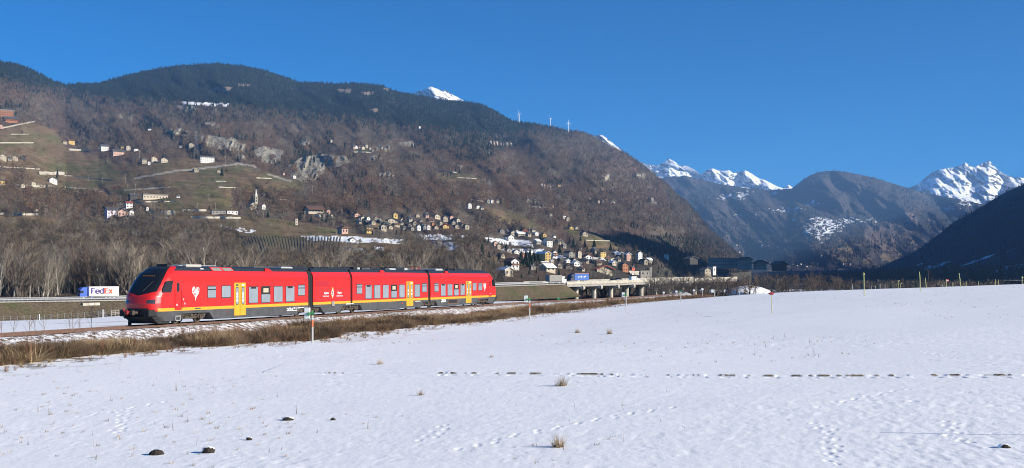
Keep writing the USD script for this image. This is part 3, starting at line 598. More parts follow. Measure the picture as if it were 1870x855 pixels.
    put('footstep', [box(4.15, 4.75, -1.43, -1.2, 0.55, 0.60), box(4.15, 4.75, -1.43, -1.2, 0.25, 0.30), box(4.15, 4.2, -1.43, -1.38, 0.27, 0.57), box(4.7, 4.75, -1.43, -1.38, 0.27, 0.57)], silver, False)
    if not flip:
        led = []
        for i, wd in enumerate((.05, .08, .06, .09, .07, .06, .08, .05, .07)):
            y = -0.45 + i * 0.11; wq = 3.42; tq = float(nose_t(np.array(-y / 1.38), np.array(wq))) - 0.03
            led.append(box(tq - 0.01, tq + 0.01, y, y + wd, wq - .04, wq + .05))
        put('destination_display', led, amber, False, kind='stuff')
        tq = float(nose_t(np.array(-.35), np.array(2.7))) - .05
        put('wiper', cyl((nose_t(np.array(.2), np.array(2.35)) - .05, -.25, 2.35), (nose_t(np.array(.45), np.array(3.05)) - .05, -.62, 3.05), .015, 4), skirtm, False)
nose(False); nose(True)
def bogie(c, driven):
    sgn = []
    fr = [rbox(c - 2.0, c + 2.0, s * 1.05 - .10, s * 1.05 + .10, 0.55, 0.78, .04) for s in (-1, 1)] + [rbox(c - .35, c + .35, -1.1, 1.1, .45, .75, .04)]
    for s in (-1, 1):
        for x in (c - 1.35, c + 1.35):
            fr += [rbox(x - .22, x + .22, s * 1.12 - .12, s * 1.12 + .12, .28, .62, .05), cyl((x - .38, s * 1.1, .40), (x - .38, s * 1.1, .74), .11, 8), cyl((x + .38, s * 1.1, .40), (x + .38, s * 1.1, .74), .11, 8)]
        fr += [rbox(c - .75, c + .75, s * 1.12 - .1, s * 1.12 + .1, .34, .52, .05), cyl((c - .9, s * 1.2, .82), (c + .5, s * 1.2, .48), .045, 6), cyl((c, s * 1.1, .5), (c, s * 1.1, .95), .22, 10)]
    b = obj('bogie', fr, bogiem, train)
    for x in (c - 1.35, c + 1.35):
        for s in (-1, 1):
            obj('wheel', [cyl((x, s * .70, .43), (x, s * .83, .43), .43, 22), cyl((x, s * .83, .43), (x, s * .87, .43), .30, 16), cyl((x, s * .8, .43), (x, s * 1.26, .43), .10, 10)], steelm if False else bogiem, b)
        obj('axle', cyl((x, -.75, .43), (x, .75, .43), .09, 8), bogiem, b)
    obj('cable', [cyl((c - 1.7 + .5 * i, -1.31, .5), (c - 1.55 + .5 * i, -1.31, .82), .02, 4) for i in range(7)], black, b, kind='stuff')
for i, b in enumerate(BOG): bogie(b, i in (0, 4))
# windows and doors, from the front of the train to its rear
for px0, px1, kind in ((378.5, 394.7, 'bar'), (404.2, 421.5, 'plain'), (453.7, 471.2, 'screen'), (476.8, 493.7, 'half'), (499.4, 516.2, 'tall'), (521.3, 537.7, 'screen'), (543.6, 557.0, 'bar'),
                       (651, 661.4, 'bar'), (667, 679, 'screen'), (683, 694.5, 'tall'), (698.7, 709.8, 'tall'), (714, 724.7, 'half'), (728.6, 739, 'tall'), (756.7, 766.8, 'tall'), (770.6, 779.5, 'bar'),
                       (793, 801, 'bar'), (804.7, 813.8, 'screen'), (817, 826, 'tall'), (829, 837.8, 'half'), (840.5, 849, 'screen'), (863, 870, 'plain'), (873.4, 880.5, 'bar')): side_window(px0, px1, kind)
redd, = (mat('sticker_red', (0.55, 0.04, 0.05), 0.5),)
door(427.4, 448.4, [(1.55, redd), (1.82, redd), (2.06, redd)]); door(742, 754.2, [(1.62, greenp), (1.98, redd)]); door(850.6, 860.5, [(1.6, redd), (1.95, redd)])
# the lacy white heart near each end
def heart(t0, wc, size, flip=False):
    a = np.linspace(0, 2 * np.pi, 60); hx, hy = 16 * np.sin(a) ** 3, 13 * np.cos(a) - 5 * np.cos(2 * a) - 2 * np.cos(3 * a) - np.cos(4 * a)
    sh = affinity.scale(Polygon(np.stack([hx, hy * 1.12], 1)).buffer(0), size / 34, size / 34, origin=(0, 0))
    r = np.random.default_rng(4); pts = [Point(*p) for p in r.uniform(-size * .55, size * .55, (95, 2))]
    cells = voronoi_polygons(MultiPoint(pts), extend_to=sh.envelope)
    out = []
    for k, g in enumerate(cells.geoms):
        c = g.intersection(sh).buffer(-0.013)
        if c.is_empty or k % 9 == 0: continue
        for q in getattr(c, 'geoms', [c]):
            if q.area > 2e-4: out.append(trimesh.creation.extrude_polygon(q.simplify(.005), 0.004, engine='earcut'))
    out.append(trimesh.creation.extrude_polygon(Polygon([(-.05, -size * .45), (.05, -size * .45), (.02, -size * .62), (-.02, -size * .62)]), .004, engine='earcut'))
    obj('heart_emblem', on_side(join(out), t0, wc), whitep, train, kind='stuff')
heart(float(t_at(357.3)), 2.26, 1.0); heart(float(t_at(885.2)), 2.26, 1.0)
# the power car: grilles, crest, lettering, roof hatches
for x0, x1, y0, y1, m in ((575.7, 600.7, 512.3, 523.8, darkred), (613.2, 636.8, 511.8, 523.4, red)):
    g = obj('grille', plate(x0, y0, x1, y1, .02, .010), m, train)
    t0, t1, w0, w1 = float(t_at(x0)), float(t_at(x1)), float(w_at((x0 + x1) / 2, y1)), float(w_at((x0 + x1) / 2, y0))
    for k in range(7): obj('slat', box(t0 + .05, t1 - .05, -1.432, -1.42, w0 + (k + .3) * (w1 - w0) / 7, w0 + (k + .62) * (w1 - w0) / 7), m, g)
for x in (575.7, 588.5, 600.7, 613.2, 625, 636.8): obj('panel_joint', box(float(t_at(x)) - .012, float(t_at(x)) + .012, -1.414, -1.40, 1.2, 2.62), darkred, train)
tc, wc = float(t_at(607.3)), 1.92
obj('crest', prism(affinity.scale(Point(tc, wc).buffer(0.34), .62, 1.15).union(Polygon([(tc - .2, wc), (tc + .2, wc), (tc, wc - .52)])), -1.418, -1.40), gold, train)
obj('crest_shield', prism(affinity.scale(Point(tc, wc).buffer(0.28), .60, 1.15).union(Polygon([(tc - .16, wc), (tc + .16, wc), (tc, wc - .44)])), -1.422, -1.40), whitep, train)
obj('crest_lion', [prism(Point(tc + dx, wc + dy).buffer(r_, quad_segs=3), -1.426, -1.41) for dx, dy, r_ in ((0, .12, .07), (.03, 0, .08), (-.05, -.12, .06), (.07, -.15, .05), (-.08, .05, .04), (-.02, -.26, .05), (.08, .18, .04))], black, train, kind='stuff')
obj('crest_crown', [prism([(tc - .12, wc + .36), (tc + .12, wc + .36), (tc + .15, wc + .5), (tc + .07, wc + .43), (tc, wc + .53), (tc - .07, wc + .43), (tc - .15, wc + .5)], -1.418, -1.40)], gold, train)
for x, l1, l2 in ((589.5, 'Regione', "Valle d'Aosta"), (614.5, 'Région', "Vallée d'Aoste")):
    t0 = float(t_at(x))
    obj('lettering', [on_side(meshkit.text_mesh(l1, 0.17, .004, True), t0 + .2, 1.86), on_side(meshkit.text_mesh(l2, 0.13, .004), t0, 1.60)], whitep, train, kind='stuff')
obj('footstep', prism([(float(t_at(604.5)), .78), (float(t_at(610)), .78), (float(t_at(609)), 1.22), (float(t_at(605.5)), 1.22)], -1.5, -1.40), mat('step_grey', (0.22, 0.2, 0.19), .7), train)
for x, y, w_, h_ in ((524, 564, 2.2, .07), (524, 568, 1.0, .14), (535, 568, .7, .08), (632, 556, 1.5, .09), (758, 551, 1.4, .07), (806, 548, 1.3, .07), (806, 552, 1.3, .22), (546, 563, .9, .07)):
    t0 = float(t_at(x)); w0 = float(w_at(x, y)); obj('lettering', [box(t0 + i * w_ / 6, t0 + i * w_ / 6 + w_ / 8, -1.408, -1.39, w0, w0 + h_ * (.6 + .4 * (i % 2))) for i in range(6)], whitep, train, kind='stuff')
obj('number_plate', prism(rrect(float(t_at(356)), 1.02, float(t_at(366.5)), 1.10, .01), -1.417, -1.40), skirtm, train)
for x, y in ((415.5, 569.3), (735, 554), (876, 545.5)): obj('red_mark', plate(x - .8, y - 1.2, x + .8, y + 1.2, .04, .0, .02), redd, train)
for t in (5.1, 5.25): obj('button', prism(Point(t, 1.75 - (t - 5.1) * 2).buffer(.07), -1.42, -1.4), silver, train)
obj('hatch_frame', box(float(t_at(818)), float(t_at(836)), -1.412, -1.39, .42, .9), mat('rust', (0.16, 0.07, 0.04), .9), train)
obj('hatch', box(float(t_at(819)), float(t_at(835)), -1.416, -1.39, .47, .85), black, train)
[obj('underframe_box', b_, black, train) for b_ in [rbox(float(t_at(a)), float(t_at(b)), -1.15, 1.15, .16, .5, .04) for a, b in ((500, 540), (690, 735), (816, 838))]]
# what stands on the roof
def roof_unit(px0, px1, top, m, v0=-0.95, v1=0.95, name='roof_unit', base=3.8, r=.06):
    t0, t1 = float(t_at(px0, .9)), float(t_at(px1, .9)); return obj(name, rbox(t0, t1, -v1, -v0, base, top + .06, r), m, train)
for x0, x1 in ((393.4, 411.0), (413.0, 430.6)):
    t0, t1 = float(t_at(x0)), float(t_at(x1)); sl = 0.22
    f = obj('skylight', trimesh.Trimesh([(t0 - sl - .08, -1.09, 4.06), (t1 - sl + .08, -1.09, 4.06), (t1 + .08, -1.225, 3.78), (t0 - .08, -1.225, 3.78), (t0 - sl - .08, -1.0, 4.05), (t1 - sl + .08, -1.0, 4.05), (t1 + .08, -1.15, 3.75), (t0 - .08, -1.15, 3.75)], [[0, 3, 2], [0, 2, 1], [0, 1, 5], [0, 5, 4], [3, 7, 6], [3, 6, 2], [0, 4, 7], [0, 7, 3], [1, 2, 6], [1, 6, 5]], process=False), red, train)
    obj('pane', trimesh.Trimesh([(t0 - sl + .05, -1.11, 4.03), (t1 - sl - .05, -1.11, 4.03), (t1 - .06, -1.228, 3.80), (t0 + .06, -1.228, 3.80)], [[0, 3, 2], [0, 2, 1]], process=False), mat('skylight_grey', (0.2, 0.18, 0.16), .4), f)
for px0, px1, top, m in ((446, 456, 4.08, black), (457, 462, 4.02, roofm), (463, 485, 4.10, skirtm), (488, 512, 4.06, roofm), (513.5, 534, 4.14, silver), (536, 562, 4.20, roofm), (573, 585, 4.14, roofm), (587, 598, 4.13, black), (599, 639, 4.17, roofm),
                        (646, 652, 4.22, black), (653, 657, 4.2, silver), (661, 676, 4.17, skirtm), (678, 694, 4.2, roofm), (704, 711, 4.16, skirtm), (722, 738, 4.26, roofm), (739, 744, 4.22, silver), (745, 752, 4.18, skirtm), (796, 808, 4.2, silver), (809, 812, 4.14, skirtm),
                        (818, 828, 4.14, roofm), (831, 846, 4.24, roofm), (847, 862, 4.2, roofm), (864, 882, 4.12, roofm)): roof_unit(px0, px1, top, m)
t0 = float(t_at(711, .9)); obj('silencer', cyl((t0, -.75, 4.03), (t0 + 1.4, -.75, 4.03), .22, 14), silver, train)
for x in (487.5, 697.5, 815.5): t0 = float(t_at(x)); obj('roof_fin', prism([(t0, 3.76), (t0 + 1.25, 3.76), (t0 + .75, 3.92), (t0 + .55, 4.02), (t0, 4.02)], -1.24, -1.08), red, train)
rails_ = []
for v in (-.6, .2, .75): rails_.append(cyl((float(t_at(322, .5)), v, 4.16), (float(t_at(392, .5)), v, 4.18), .03, 5))
for x in np.linspace(322, 392, 9): t0 = float(t_at(x, .5)); rails_.append(cyl((t0, -.8, 4.15), (t0, .8, 4.15), .025, 4)); rails_ += [cyl((t0, v, 3.98), (t0, v, 4.16), .03, 4) for v in (-.6, .75)]
obj('roof_rack', rails_, silver, train)
roof_unit(313, 321, 4.20, black, -.4, .6); roof_unit(340, 368, 4.20, mat('pale_grey', (0.35, 0.34, 0.31), .6), -.2, .9, base=4.05, r=.03)
t0 = float(t_at(371.5)); obj('roof_lamp', rbox(t0, t0 + .45, -1.16, -.98, 3.86, 4.0, .04), silver, train)
pant = []
tp = float(t_at(768, .3))
for s in (-.5, .5): pant += [cyl((tp - 1.6, s, 4.12), (tp - .1, s * .8, 4.34), .035, 5), cyl((tp - .1, s * .8, 4.34), (tp - 1.5, s * .8, 4.42), .03, 5)]
pant += [box(tp - 1.9, tp - .0, -.6, .6, 4.10, 4.13), cyl((tp - 1.5, -.8, 4.42), (tp - 1.5, .8, 4.42), .03, 5)]
obj('pantograph', pant, mat('oxide_red', (0.20, 0.035, 0.03), .7), train)

# ---------------------------------------------------------------- track: ballast, sleepers, rails
ballast_mat = usdkit.material(stage, '/World/Looks/ballast', {
    'g': ('geometry', {}), 'n1': ('noise_texture', {'scale': 2.4, 'detail': 6.0, 'roughness': 0.7}), 'n2': ('noise_texture', {'scale': 7.0, 'detail': 3.0}),
    'r1': ('rgb_ramp', {'ramp': [(0.47, (0.80, 0.83, 0.88)), (0.55, (0.13, 0.085, 0.06))]}), 'r2': ('rgb_ramp', {'ramp': [(0.35, (0.45, 0.4, 0.36)), (0.65, (1, 1, 1))]}), 'mx': ('mix', {'mix_type': 'multiply', 'fac': 0.7}),
    'bp': ('bump', {'strength': 0.8, 'distance': 0.05}), 'p': ('principled_bsdf', {'roughness': 0.9})},
    [('g.position', 'n1.vector'), ('g.position', 'n2.vector'), ('n1.fac', 'r1.fac'), ('n2.fac', 'r2.fac'), ('r1.color', 'mx.color1'), ('r2.color', 'mx.color2'), ('mx.color', 'p.base_color'), ('n2.fac', 'bp.height'), ('bp.normal', 'p.normal')], surface='p.BSDF')
tt = np.arange(-45, 330, 0.8)
prof_b = [(-3.6, -1.3), (-2.6, -.62), (-1.55, -.22), (-1.2, -.17), (1.2, -.17), (1.55, -.22), (2.7, -.62), (3.6, -1.3)]
bend = lambda t: -0.00052 * np.maximum(0, t - 95) ** 2                    # the line curves away to the left beyond the train
V_ = np.array([[track(t, v + bend(t), w) + [0, 0, (meshkit.fbm(np.array([t / 1.3, v, 2.0]), 3, 3) - .5) * .16] for v, w in prof_b] for t in tt])
obj('track_bed', trimesh.Trimesh(V_.reshape(-1, 3), grid_faces(*V_.shape[:2])[:, ::-1], process=False), ballast_mat, kind='structure')
railm = mat('rusty_rail', (0.105, 0.058, 0.042), 0.75, noise=(3, .25))
railway = thing('railway_track', 'single track of two rusty rails on snowy ballast under the train', 'railway track', (0, 0, 0))
for v in (-.7525, .7525):
    pr = [(v - .07, -.15), (v - .035, -.12), (v - .035, -.04), (v - .036, 0), (v + .036, 0), (v + .035, -.04), (v + .035, -.12), (v + .07, -.15)]
    R = np.array([[track(t, a + bend(t), b) for a, b in pr] for t in tt])
    obj('rail', trimesh.Trimesh(R.reshape(-1, 3), grid_faces(*R.shape[:2])[:, ::-1], process=False), railm, railway)
sl = []
for t in np.arange(-40, 140, 0.62):
    o = track(t, bend(t), 0); m = box(-.12, .12, -1.15, 1.15, -.20, -.145); m.apply_transform(trimesh.transformations.rotation_matrix(math.atan2(TD[1], TD[0]), [0, 0, 1])); m.apply_translation(o); sl.append(m)
obj('sleepers', sl, mat('sleeper_wood', (0.10, 0.07, 0.05), .9), railway, kind='stuff')
ts = float(t_at(236.5, -2.2)); p_ = track(ts, -2.2, -.6)
st_ = thing('track_marker', 'short black marker stump beside the rails ahead of the train', 'marker post', p_)
obj('stump', [cyl((0, 0, -.2), (0.02, .03, .98), .13, 8), cyl((.02, .03, .98), (.02, .03, 1.02), .15, 8)], black, st_)
# ---------------------------------------------------------------- the motorway on its bank
asphalt = mat('asphalt', (0.07, 0.07, 0.072), 0.9, noise=(1.5, .15))
concrete = mat('concrete', (0.32, 0.30, 0.27), 0.85, noise=(.8, .2))
concrete2 = mat('pale_concrete', (0.44, 0.41, 0.34), 0.85, noise=(.6, .25))
galv = mat('galvanised_steel', (0.27, 0.275, 0.28), 0.6, 0.25, noise=(2, .15))
bank_mat = usdkit.material(stage, '/World/Looks/bank', {
    'g': ('geometry', {}), 'n1': ('noise_texture', {'scale': 0.10, 'detail': 5.0, 'roughness': 0.65}), 'n2': ('noise_texture', {'scale': 1.6, 'detail': 4.0}),
    'r1': ('rgb_ramp', {'ramp': [(0.35, (0.115, 0.090, 0.062)), (0.5, (0.125, 0.098, 0.062)), (0.64, (0.082, 0.090, 0.040))]}), 'r2': ('rgb_ramp', {'ramp': [(0.3, (0.55, 0.55, 0.55)), (0.7, (1.25, 1.25, 1.25))]}), 'mx': ('mix', {'mix_type': 'multiply', 'fac': 1.0}),
    'bp': ('bump', {'strength': 0.7, 'distance': 0.3}), 'p': ('principled_bsdf', {'roughness': 0.95, 'specular_ior_level': 0.1})},
    [('g.position', 'n1.vector'), ('g.position', 'n2.vector'), ('n1.fac', 'r1.fac'), ('n2.fac', 'r2.fac'), ('r1.color', 'mx.color1'), ('r2.color', 'mx.color2'), ('mx.color', 'p.base_color'), ('n2.fac', 'bp.height'), ('bp.normal', 'p.normal')], surface='p.BSDF')
BR0, BR1 = 1034.0, 1345.0                                           # the bridge's columns; the bank ends at BR0
def mw3(px, off=0.0, dz=0.0):
    p = mw(px); return np.array([p[0] + MWN[0] * off, p[1] + MWN[1] * off, p[2] + dz])
def mw_seen(px, off=0.0, dz=0.0):
    """The point of the lane at off that is seen in column px."""
    a, b = px - 20.0, px + 400.0
    for _ in range(40):
        m = (a + b) / 2; q = mw3(m, off)
        if CX + F * q[0] / q[1] < px: a = m
        else: b = m
    return mw3((a + b) / 2, off, dz)
cols = np.arange(-420, BR0 + .1, 6.0)
rows = []
for px in cols:
    q = mw3(px); b = P(px, ip(px, EMB_Y), emb_d(px)); b2 = b - (q - b) * [.25, .25, 0] - [0, 0, .8]
    mids = [b + (q - b) * k + [0, 0, (meshkit.fbm(np.array([px / 14, k * 3, 1.0]), 3, 4) - .5) * .5] for k in (.15, .3, .45, .6, .75, .9)]
    rows.append([b2, b] + mids + [q + [0, 0, -.02], mw3(px, 30, -.05), mw3(px, 38, -7)])
# the bank closes under the bridge's end
last = rows[-1]
for k in (.33, .66, 1.0):
    rows.append([p + np.array([MWD[0], MWD[1], 0]) * 9 * k + [0, 0, -(p[2] - last[1][2]) * k * .98 - .15 * k] for p in last])
R = np.array(rows)
obj('motorway_bank', trimesh.Trimesh(R.reshape(-1, 3), grid_faces(*R.shape[:2])[:, ::-1], process=False), bank_mat, kind='structure', smooth=40)
def strip(px0, px1, o0, o1, dz, step=8.0, thick=0.0):
    cs = np.append(np.arange(px0, px1, step), px1); S = np.array([[mw3(p, o0, dz), mw3(p, o1, dz)] + ([mw3(p, o1, dz - thick), mw3(p, o0, dz - thick), mw3(p, o0, dz)] if thick else []) for p in cs])
    return trimesh.Trimesh(S.reshape(-1, 3), grid_faces(*S.shape[:2])[:, ::-1], process=False)
obj('motorway', strip(-420, BR1, 0.5, 26, 0.06), asphalt, kind='structure')
obj('kerb', strip(-420, BR0, -0.15, 0.5, 0.16, thick=.3), concrete, kind='structure')
for o in (1.0, 11.6, 14.6, 25.0):
    l = obj('road_line', strip(-420, BR1, o, o + .2, 0.07), whitep, kind='structure')
def barrier(px0, px1, off, heights, label, every=1.35, beam=.17):
    n = thing('guard_rail', label, 'guard rail', (0, 0, 0), group=None)
    for h in heights:
        cs = np.arange(px0, px1 + .1, 5.0)
        S = np.array([[mw3(p, off, h - beam), mw3(p, off - .05, h - beam * .5), mw3(p, off, h), mw3(p, off + .06, h), mw3(p, off + .06, h - beam)] for p in cs])
        obj('beam', trimesh.Trimesh(S.reshape(-1, 3), grid_faces(*S.shape[:2])[:, ::-1], process=False), galv, n)
    a, b = mw3(px0, off), mw3(px1, off); L = np.linalg.norm((b - a)[:2]); ps = []
    for s in np.arange(0, L, every):
        f = s / L                                                    # columns run as the inverse of distance
        d0, d1 = mw_d(px0), mw_d(px1); px = px0 + (px1 - px0) * (f * d0) / (f * d0 + (1 - f) * d1) if False else None
        X0 = a[:2] + (b - a)[:2] * f; px = CX + F * (X0 - MWN * off)[0] / (X0 - MWN * off)[1]
        q = mw3(px, off + .1); ps.append(box(q[0] - .06, q[0] + .06, q[1] - .06, q[1] + .06, q[2] - .2, q[2] + max(heights) - .03))
    obj('posts', ps, galv, n, kind='stuff')
barrier(-420, BR0, .25, (.80,), 'long steel guard rail along the near edge of the motorway bank', beam=.30)
barrier(-420, BR0, 12.6, (.62, 1.05), 'double-beam steel guard rail down the middle of the motorway', beam=.26)
barrier(-420, BR0, 25.6, (.80,), 'steel guard rail on the far edge of the motorway below the bare trees', beam=.30)
def mw_yaw(): return math.atan2(MWD[1], MWD[0])
# drain head on the bank
p_ = mw3(161.5, -1.9, -1.1)
hw = thing('drain_headwall', 'long pale concrete drain head jutting from the bank below the lorry', 'concrete wall', p_, mw_yaw())
for i, (a, b, z) in enumerate(((-2.6, -.9, 0), (-.88, .85, .02), (.87, 2.6, .05))): obj('block', rbox(a, b, -.5, .8, -.55 + z, .5 + z, .05), concrete2, hw)
# ---------------------------------------------------------------- bridge
bridge = thing('motorway_bridge', 'grey concrete motorway bridge on round piers right of the train', 'bridge', (0, 0, 0))
obj('deck', strip(BR0, BR1, -.5, 27, 0.03, thick=.35), concrete2, bridge)
def beam_at(off, z1, z0, nm, m):
    cs = np.append(np.arange(BR0, BR1, 8.0), BR1); S = np.array([[mw3(p, off, z1), mw3(p, off, z0), mw3(p, off + .5, z0), mw3(p, off + .5, z1)] for p in cs])
    obj(nm, trimesh.Trimesh(S.reshape(-1, 3), grid_faces(*S.shape[:2]), process=False), m, bridge)
for o in (-.2, 4, 8, 16, 20, 25.5): beam_at(o, -.32, -1.25, 'girder', concrete)
for o in (-.45, 26.6):
    cs = np.append(np.arange(BR0, BR1, 8.0), BR1)
    S = np.array([[mw3(p, o, .02), mw3(p, o, .95), mw3(p, o + .2, .95), mw3(p, o + .2, .02)] for p in cs])
    obj('parapet', trimesh.Trimesh(S.reshape(-1, 3), grid_faces(*S.shape[:2])[:, ::-1], process=False), concrete2, bridge)
for i, px in enumerate((1061, 1093.5, 1124.5, 1153, 1180, 1206, 1231, 1255, 1278)):
    h = []
    q0 = mw3(px, 0)
    hd = obj('pier_head', rbox(-.9, .9, -1.6, 27, -2.3, -1.28, .3), concrete2, bridge)
    UsdGeom.Xformable(hd).AddTranslateOp().Set(Gf.Vec3d(*map(float, q0))); UsdGeom.Xformable(hd).AddRotateZOp().Set(math.degrees(mw_yaw()))
    for o in (3.0, 22.0):
        q = mw3(px, o); obj('pier', cyl((q[0], q[1], -14), (q[0], q[1], q[2] - 2.0), 1.0, 14), concrete2, bridge)
    q = mw3(px, -1.2); obj('bearing', [cyl((q[0] - MWD[0] * .5, q[1] - MWD[1] * .5, q[2] - 1.8), (q[0] + MWD[0] * .5, q[1] + MWD[1] * .5, q[2] - 1.8), .85, 12)], concrete2, bridge)
barrier(BR0, BR1 - 60, 13.2, (.95,), 'steel rail between the lanes on the bridge', every=4)
# ---------------------------------------------------------------- vehicles. Each is built facing +x
tyre = mat('tyre', (0.015, 0.015, 0.016), 0.85)
def wheel(t, x, y, r, w=.28):
    g = obj('wheel', cyl((x, y - w / 2, r), (x, y + w / 2, r), r, 16), tyre, t); obj('rim', cyl((x, y - w / 2 - .02, r), (x, y + w / 2 + .02, r), r * .55, 12), silver, g)
def tractor(t, paint, x0, roof=3.75):
    """A cab-over tractor with its back wall at x0."""
    pr = [(x0, 1.0), (x0, roof), (x0 + 1.3, roof), (x0 + 2.05, roof - .75), (x0 + 2.25, 2.0), (x0 + 2.3, .55), (x0 + .2, .55)]
    c = obj('cab', prism(pr, -1.24, 1.24), paint, t)
    obj('windscreen', trimesh.Trimesh([(x0 + 2.10, -1.1, roof - .85), (x0 + 2.10, 1.1, roof - .85), (x0 + 2.27, 1.1, 1.95), (x0 + 2.27, -1.1, 1.95)], [[0, 2, 1], [0, 3, 2]], process=False), shield, c)
    for s in (-1, 1):
        obj('side_window', prism([(x0 + 1.15, 1.95), (x0 + 1.15, 2.75), (x0 + 1.95, 2.75), (x0 + 2.12, 1.95)], s * 1.25 - .01, s * 1.25 + .01), shield, c)
        obj('mirror', rbox(x0 + 2.0, x0 + 2.15, s * 1.45 - .1, s * 1.45 + .1, 2.0, 2.6, .02), black, t)
        obj('headlight', rbox(x0 + 2.2, x0 + 2.33, s * .95 - .2, s * .95 + .2, .75, .95, .02), lampg, t)
    obj('bumper', rbox(x0 + 1.9, x0 + 2.36, -1.22, 1.22, .32, .62, .05), skirtm, t)
    obj('grille', rbox(x0 + 2.22, x0 + 2.32, -.8, .8, 1.0, 1.75, .03), black, t)
    obj('chassis', rbox(x0 - 2.2, x0 + 2.0, -.5, .5, .6, .95, .03), black, t)
    for x in (x0 + 1.15, x0 - 1.5):
        for s in (-1, 1): wheel(t, x, s * 1.05, .5)
blue = mat('blue_paint', (0.015, 0.085, 0.42), 0.35, coat=.3)
p_ = mw3(150, 19.0, .08)
yaw = mw_yaw()
# the lorry heads left: its own +x points left along the road
def heading_left(): return yaw + math.pi
q0, q1 = mw_seen(142.5, 19), mw_seen(214.5, 19)
lor = thing('articulated_lorry', 'blue-cabbed articulated lorry with white box trailer lettered in purple and orange', 'lorry', (*(q0 + (q1 - q0) * .5)[:2], (q0[2] + q1[2]) / 2 + .08), heading_left())
Lt = np.linalg.norm((q1 - q0)[:2])
xb = -Lt / 2; xf = Lt / 2 - 3.0
tractor(lor, blue, xf + .55, 3.8)
obj('trailer', rbox(xb, xf, -1.27, 1.27, 1.05, 4.05, .04), whitep, lor)
obj('trailer_rail', box(xb, xf, -1.29, 1.29, 3.98, 4.08), mat('maroon_paint', (.2, .02, .03), .5), lor)
obj('trailer_chassis', box(xb + .2, xf - .6, -.9, .9, .75, 1.05), black, lor)
for x in (xb + 1.6, xb + 2.9, xb + 4.2):
    for s in (-1, 1): wheel(lor, x, s * 1.08, .5)
obj('mudguard', box(xf - 1.5, xf - .9, 1.0, 1.26, .4, 1.05), blue, lor)
# the camera sees its left flank, where +x runs to the left
def flank_text(tx, x, z, h, y=1.275):
    m = join([meshkit.text_mesh(tx, h, .012 + .004 * k, True).apply_translation((dx, 0, 0)) for k, dx in enumerate((0, -.09, .09, -.17))]); v = m.vertices.copy(); m.vertices = np.stack([x - v[:, 0], y + v[:, 2], z + v[:, 1]], 1); return m
m1 = flank_text('Fed', xf - .55, 1.75, 1.8)
wd = m1.vertices[:, 0].max() - m1.vertices[:, 0].min()
obj('lettering', m1, mat('purple_letters', (0.035, 0.008, 0.15), .5), lor, kind='stuff')
obj('lettering', flank_text('Ex', xf - .55 - wd + .05, 1.75, 1.8), mat('orange_letters', (0.85, 0.06, 0.01), .5), lor, kind='stuff')
# grey box lorry heading right in the near lane
q0, q1 = mw_seen(1003.5, 6), mw_seen(1027, 6); Lt = max(9.5, np.linalg.norm((q1 - q0)[:2]))
g = thing('box_lorry', 'grey box lorry with white cab heading right before the bridge', 'lorry', (*((q0 + q1) / 2)[:2], q0[2] + .1), yaw)
obj('body', rbox(-Lt / 2, Lt / 2 - 2.4, -1.26, 1.26, 1.0, 3.7, .04), mat('grey_tarpaulin', (0.23, 0.22, 0.20), .8, noise=(.8, .15)), g)
tractor(g, whitep, Lt / 2 - 2.3, 3.1)
for s in (-1, 1): wheel(g, -Lt / 2 + 2, s * 1.08, .5)
# blue lorry heading left in the far lane
q0, q1 = mw_seen(1045, 19), mw_seen(1066, 19); Lt = max(11, np.linalg.norm((q1 - q0)[:2]))
b = thing('tarpaulin_lorry', 'dark-cabbed lorry with bright blue tarpaulin body heading left onto the bridge', 'lorry', (*((q0 + q1) / 2)[:2], q0[2] + .1), heading_left())
obj('body', rbox(-Lt / 2, Lt / 2 - 2.4, -1.27, 1.27, 1.0, 3.95, .04), mat('blue_tarpaulin', (0.02, 0.095, 0.36), .6), b)
obj('trim', box(-Lt / 2, Lt / 2 - 2.4, -1.285, 1.285, 3.86, 3.98), mat('orange_trim', (.6, .2, .03), .6), b)
obj('lettering', [box(Lt / 2 - 4.2 - i * .9, Lt / 2 - 4.7 - i * .9 + .05, 1.275, 1.285, 2.1 + .3 * (i % 2), 2.5 + .2 * (i % 3)) for i in range(6)], whitep, b, kind='stuff')
tractor(b, mat('navy_paint', (0.02, 0.03, 0.07), .4), Lt / 2 - 2.3, 3.6)
for x in (-Lt / 2 + 1.5, -Lt / 2 + 2.8):
    for s in (-1, 1): wheel(b, x, s * 1.08, .5)
def car(px, off, ya, paint, label, van=False):
    t = thing('car', label, 'van' if van else 'car', mw_seen(px, off, .08), ya)
    h = 2.1 if van else 1.45
    body = [(-2.1, .3), (-2.15, .85), (-1.9, .95), (1.2, .95), (2.1, .75), (2.15, .35)] if not van else [(-2.4, .35), (-2.4, 1.1), (1.6, 1.1), (2.4, .95), (2.45, .35)]
    obj('body', prism(body, -.88, .88), paint, t)
    top = [(-1.7, .94), (-1.3, h), (.3, h), (1.15, .94)] if not van else [(-2.38, 1.09), (-2.3, h), (.8, h), (1.65, 1.09)]
    c = obj('cabin', prism(top, -.78, .78), paint if van else shield, t)
    if not van: obj('roof_panel', box(-1.28, .28, -.77, .77, h - .02, h + .02), paint, t)
    else: [obj('side_window', prism([(.2, 1.2), (.2, 1.8), (.75, 1.8), (1.3, 1.2)], s * .78 - .015, s * .78 + .015), shield, c) for s in (-1, 1)]
    for x in (-1.35, 1.35):
        for s in (-1, 1): wheel(t, x, s * .78, .32, .2)
car(1121, 6, yaw, black, 'black car on the bridge in the near lane'); car(1128, 19, heading_left(), mat('charcoal_paint', (.05, .05, .055), .4), 'dark grey car on the bridge just behind the black car')
car(1158, 6, yaw, whitep, 'white van on the bridge to the right of the dark cars', True)
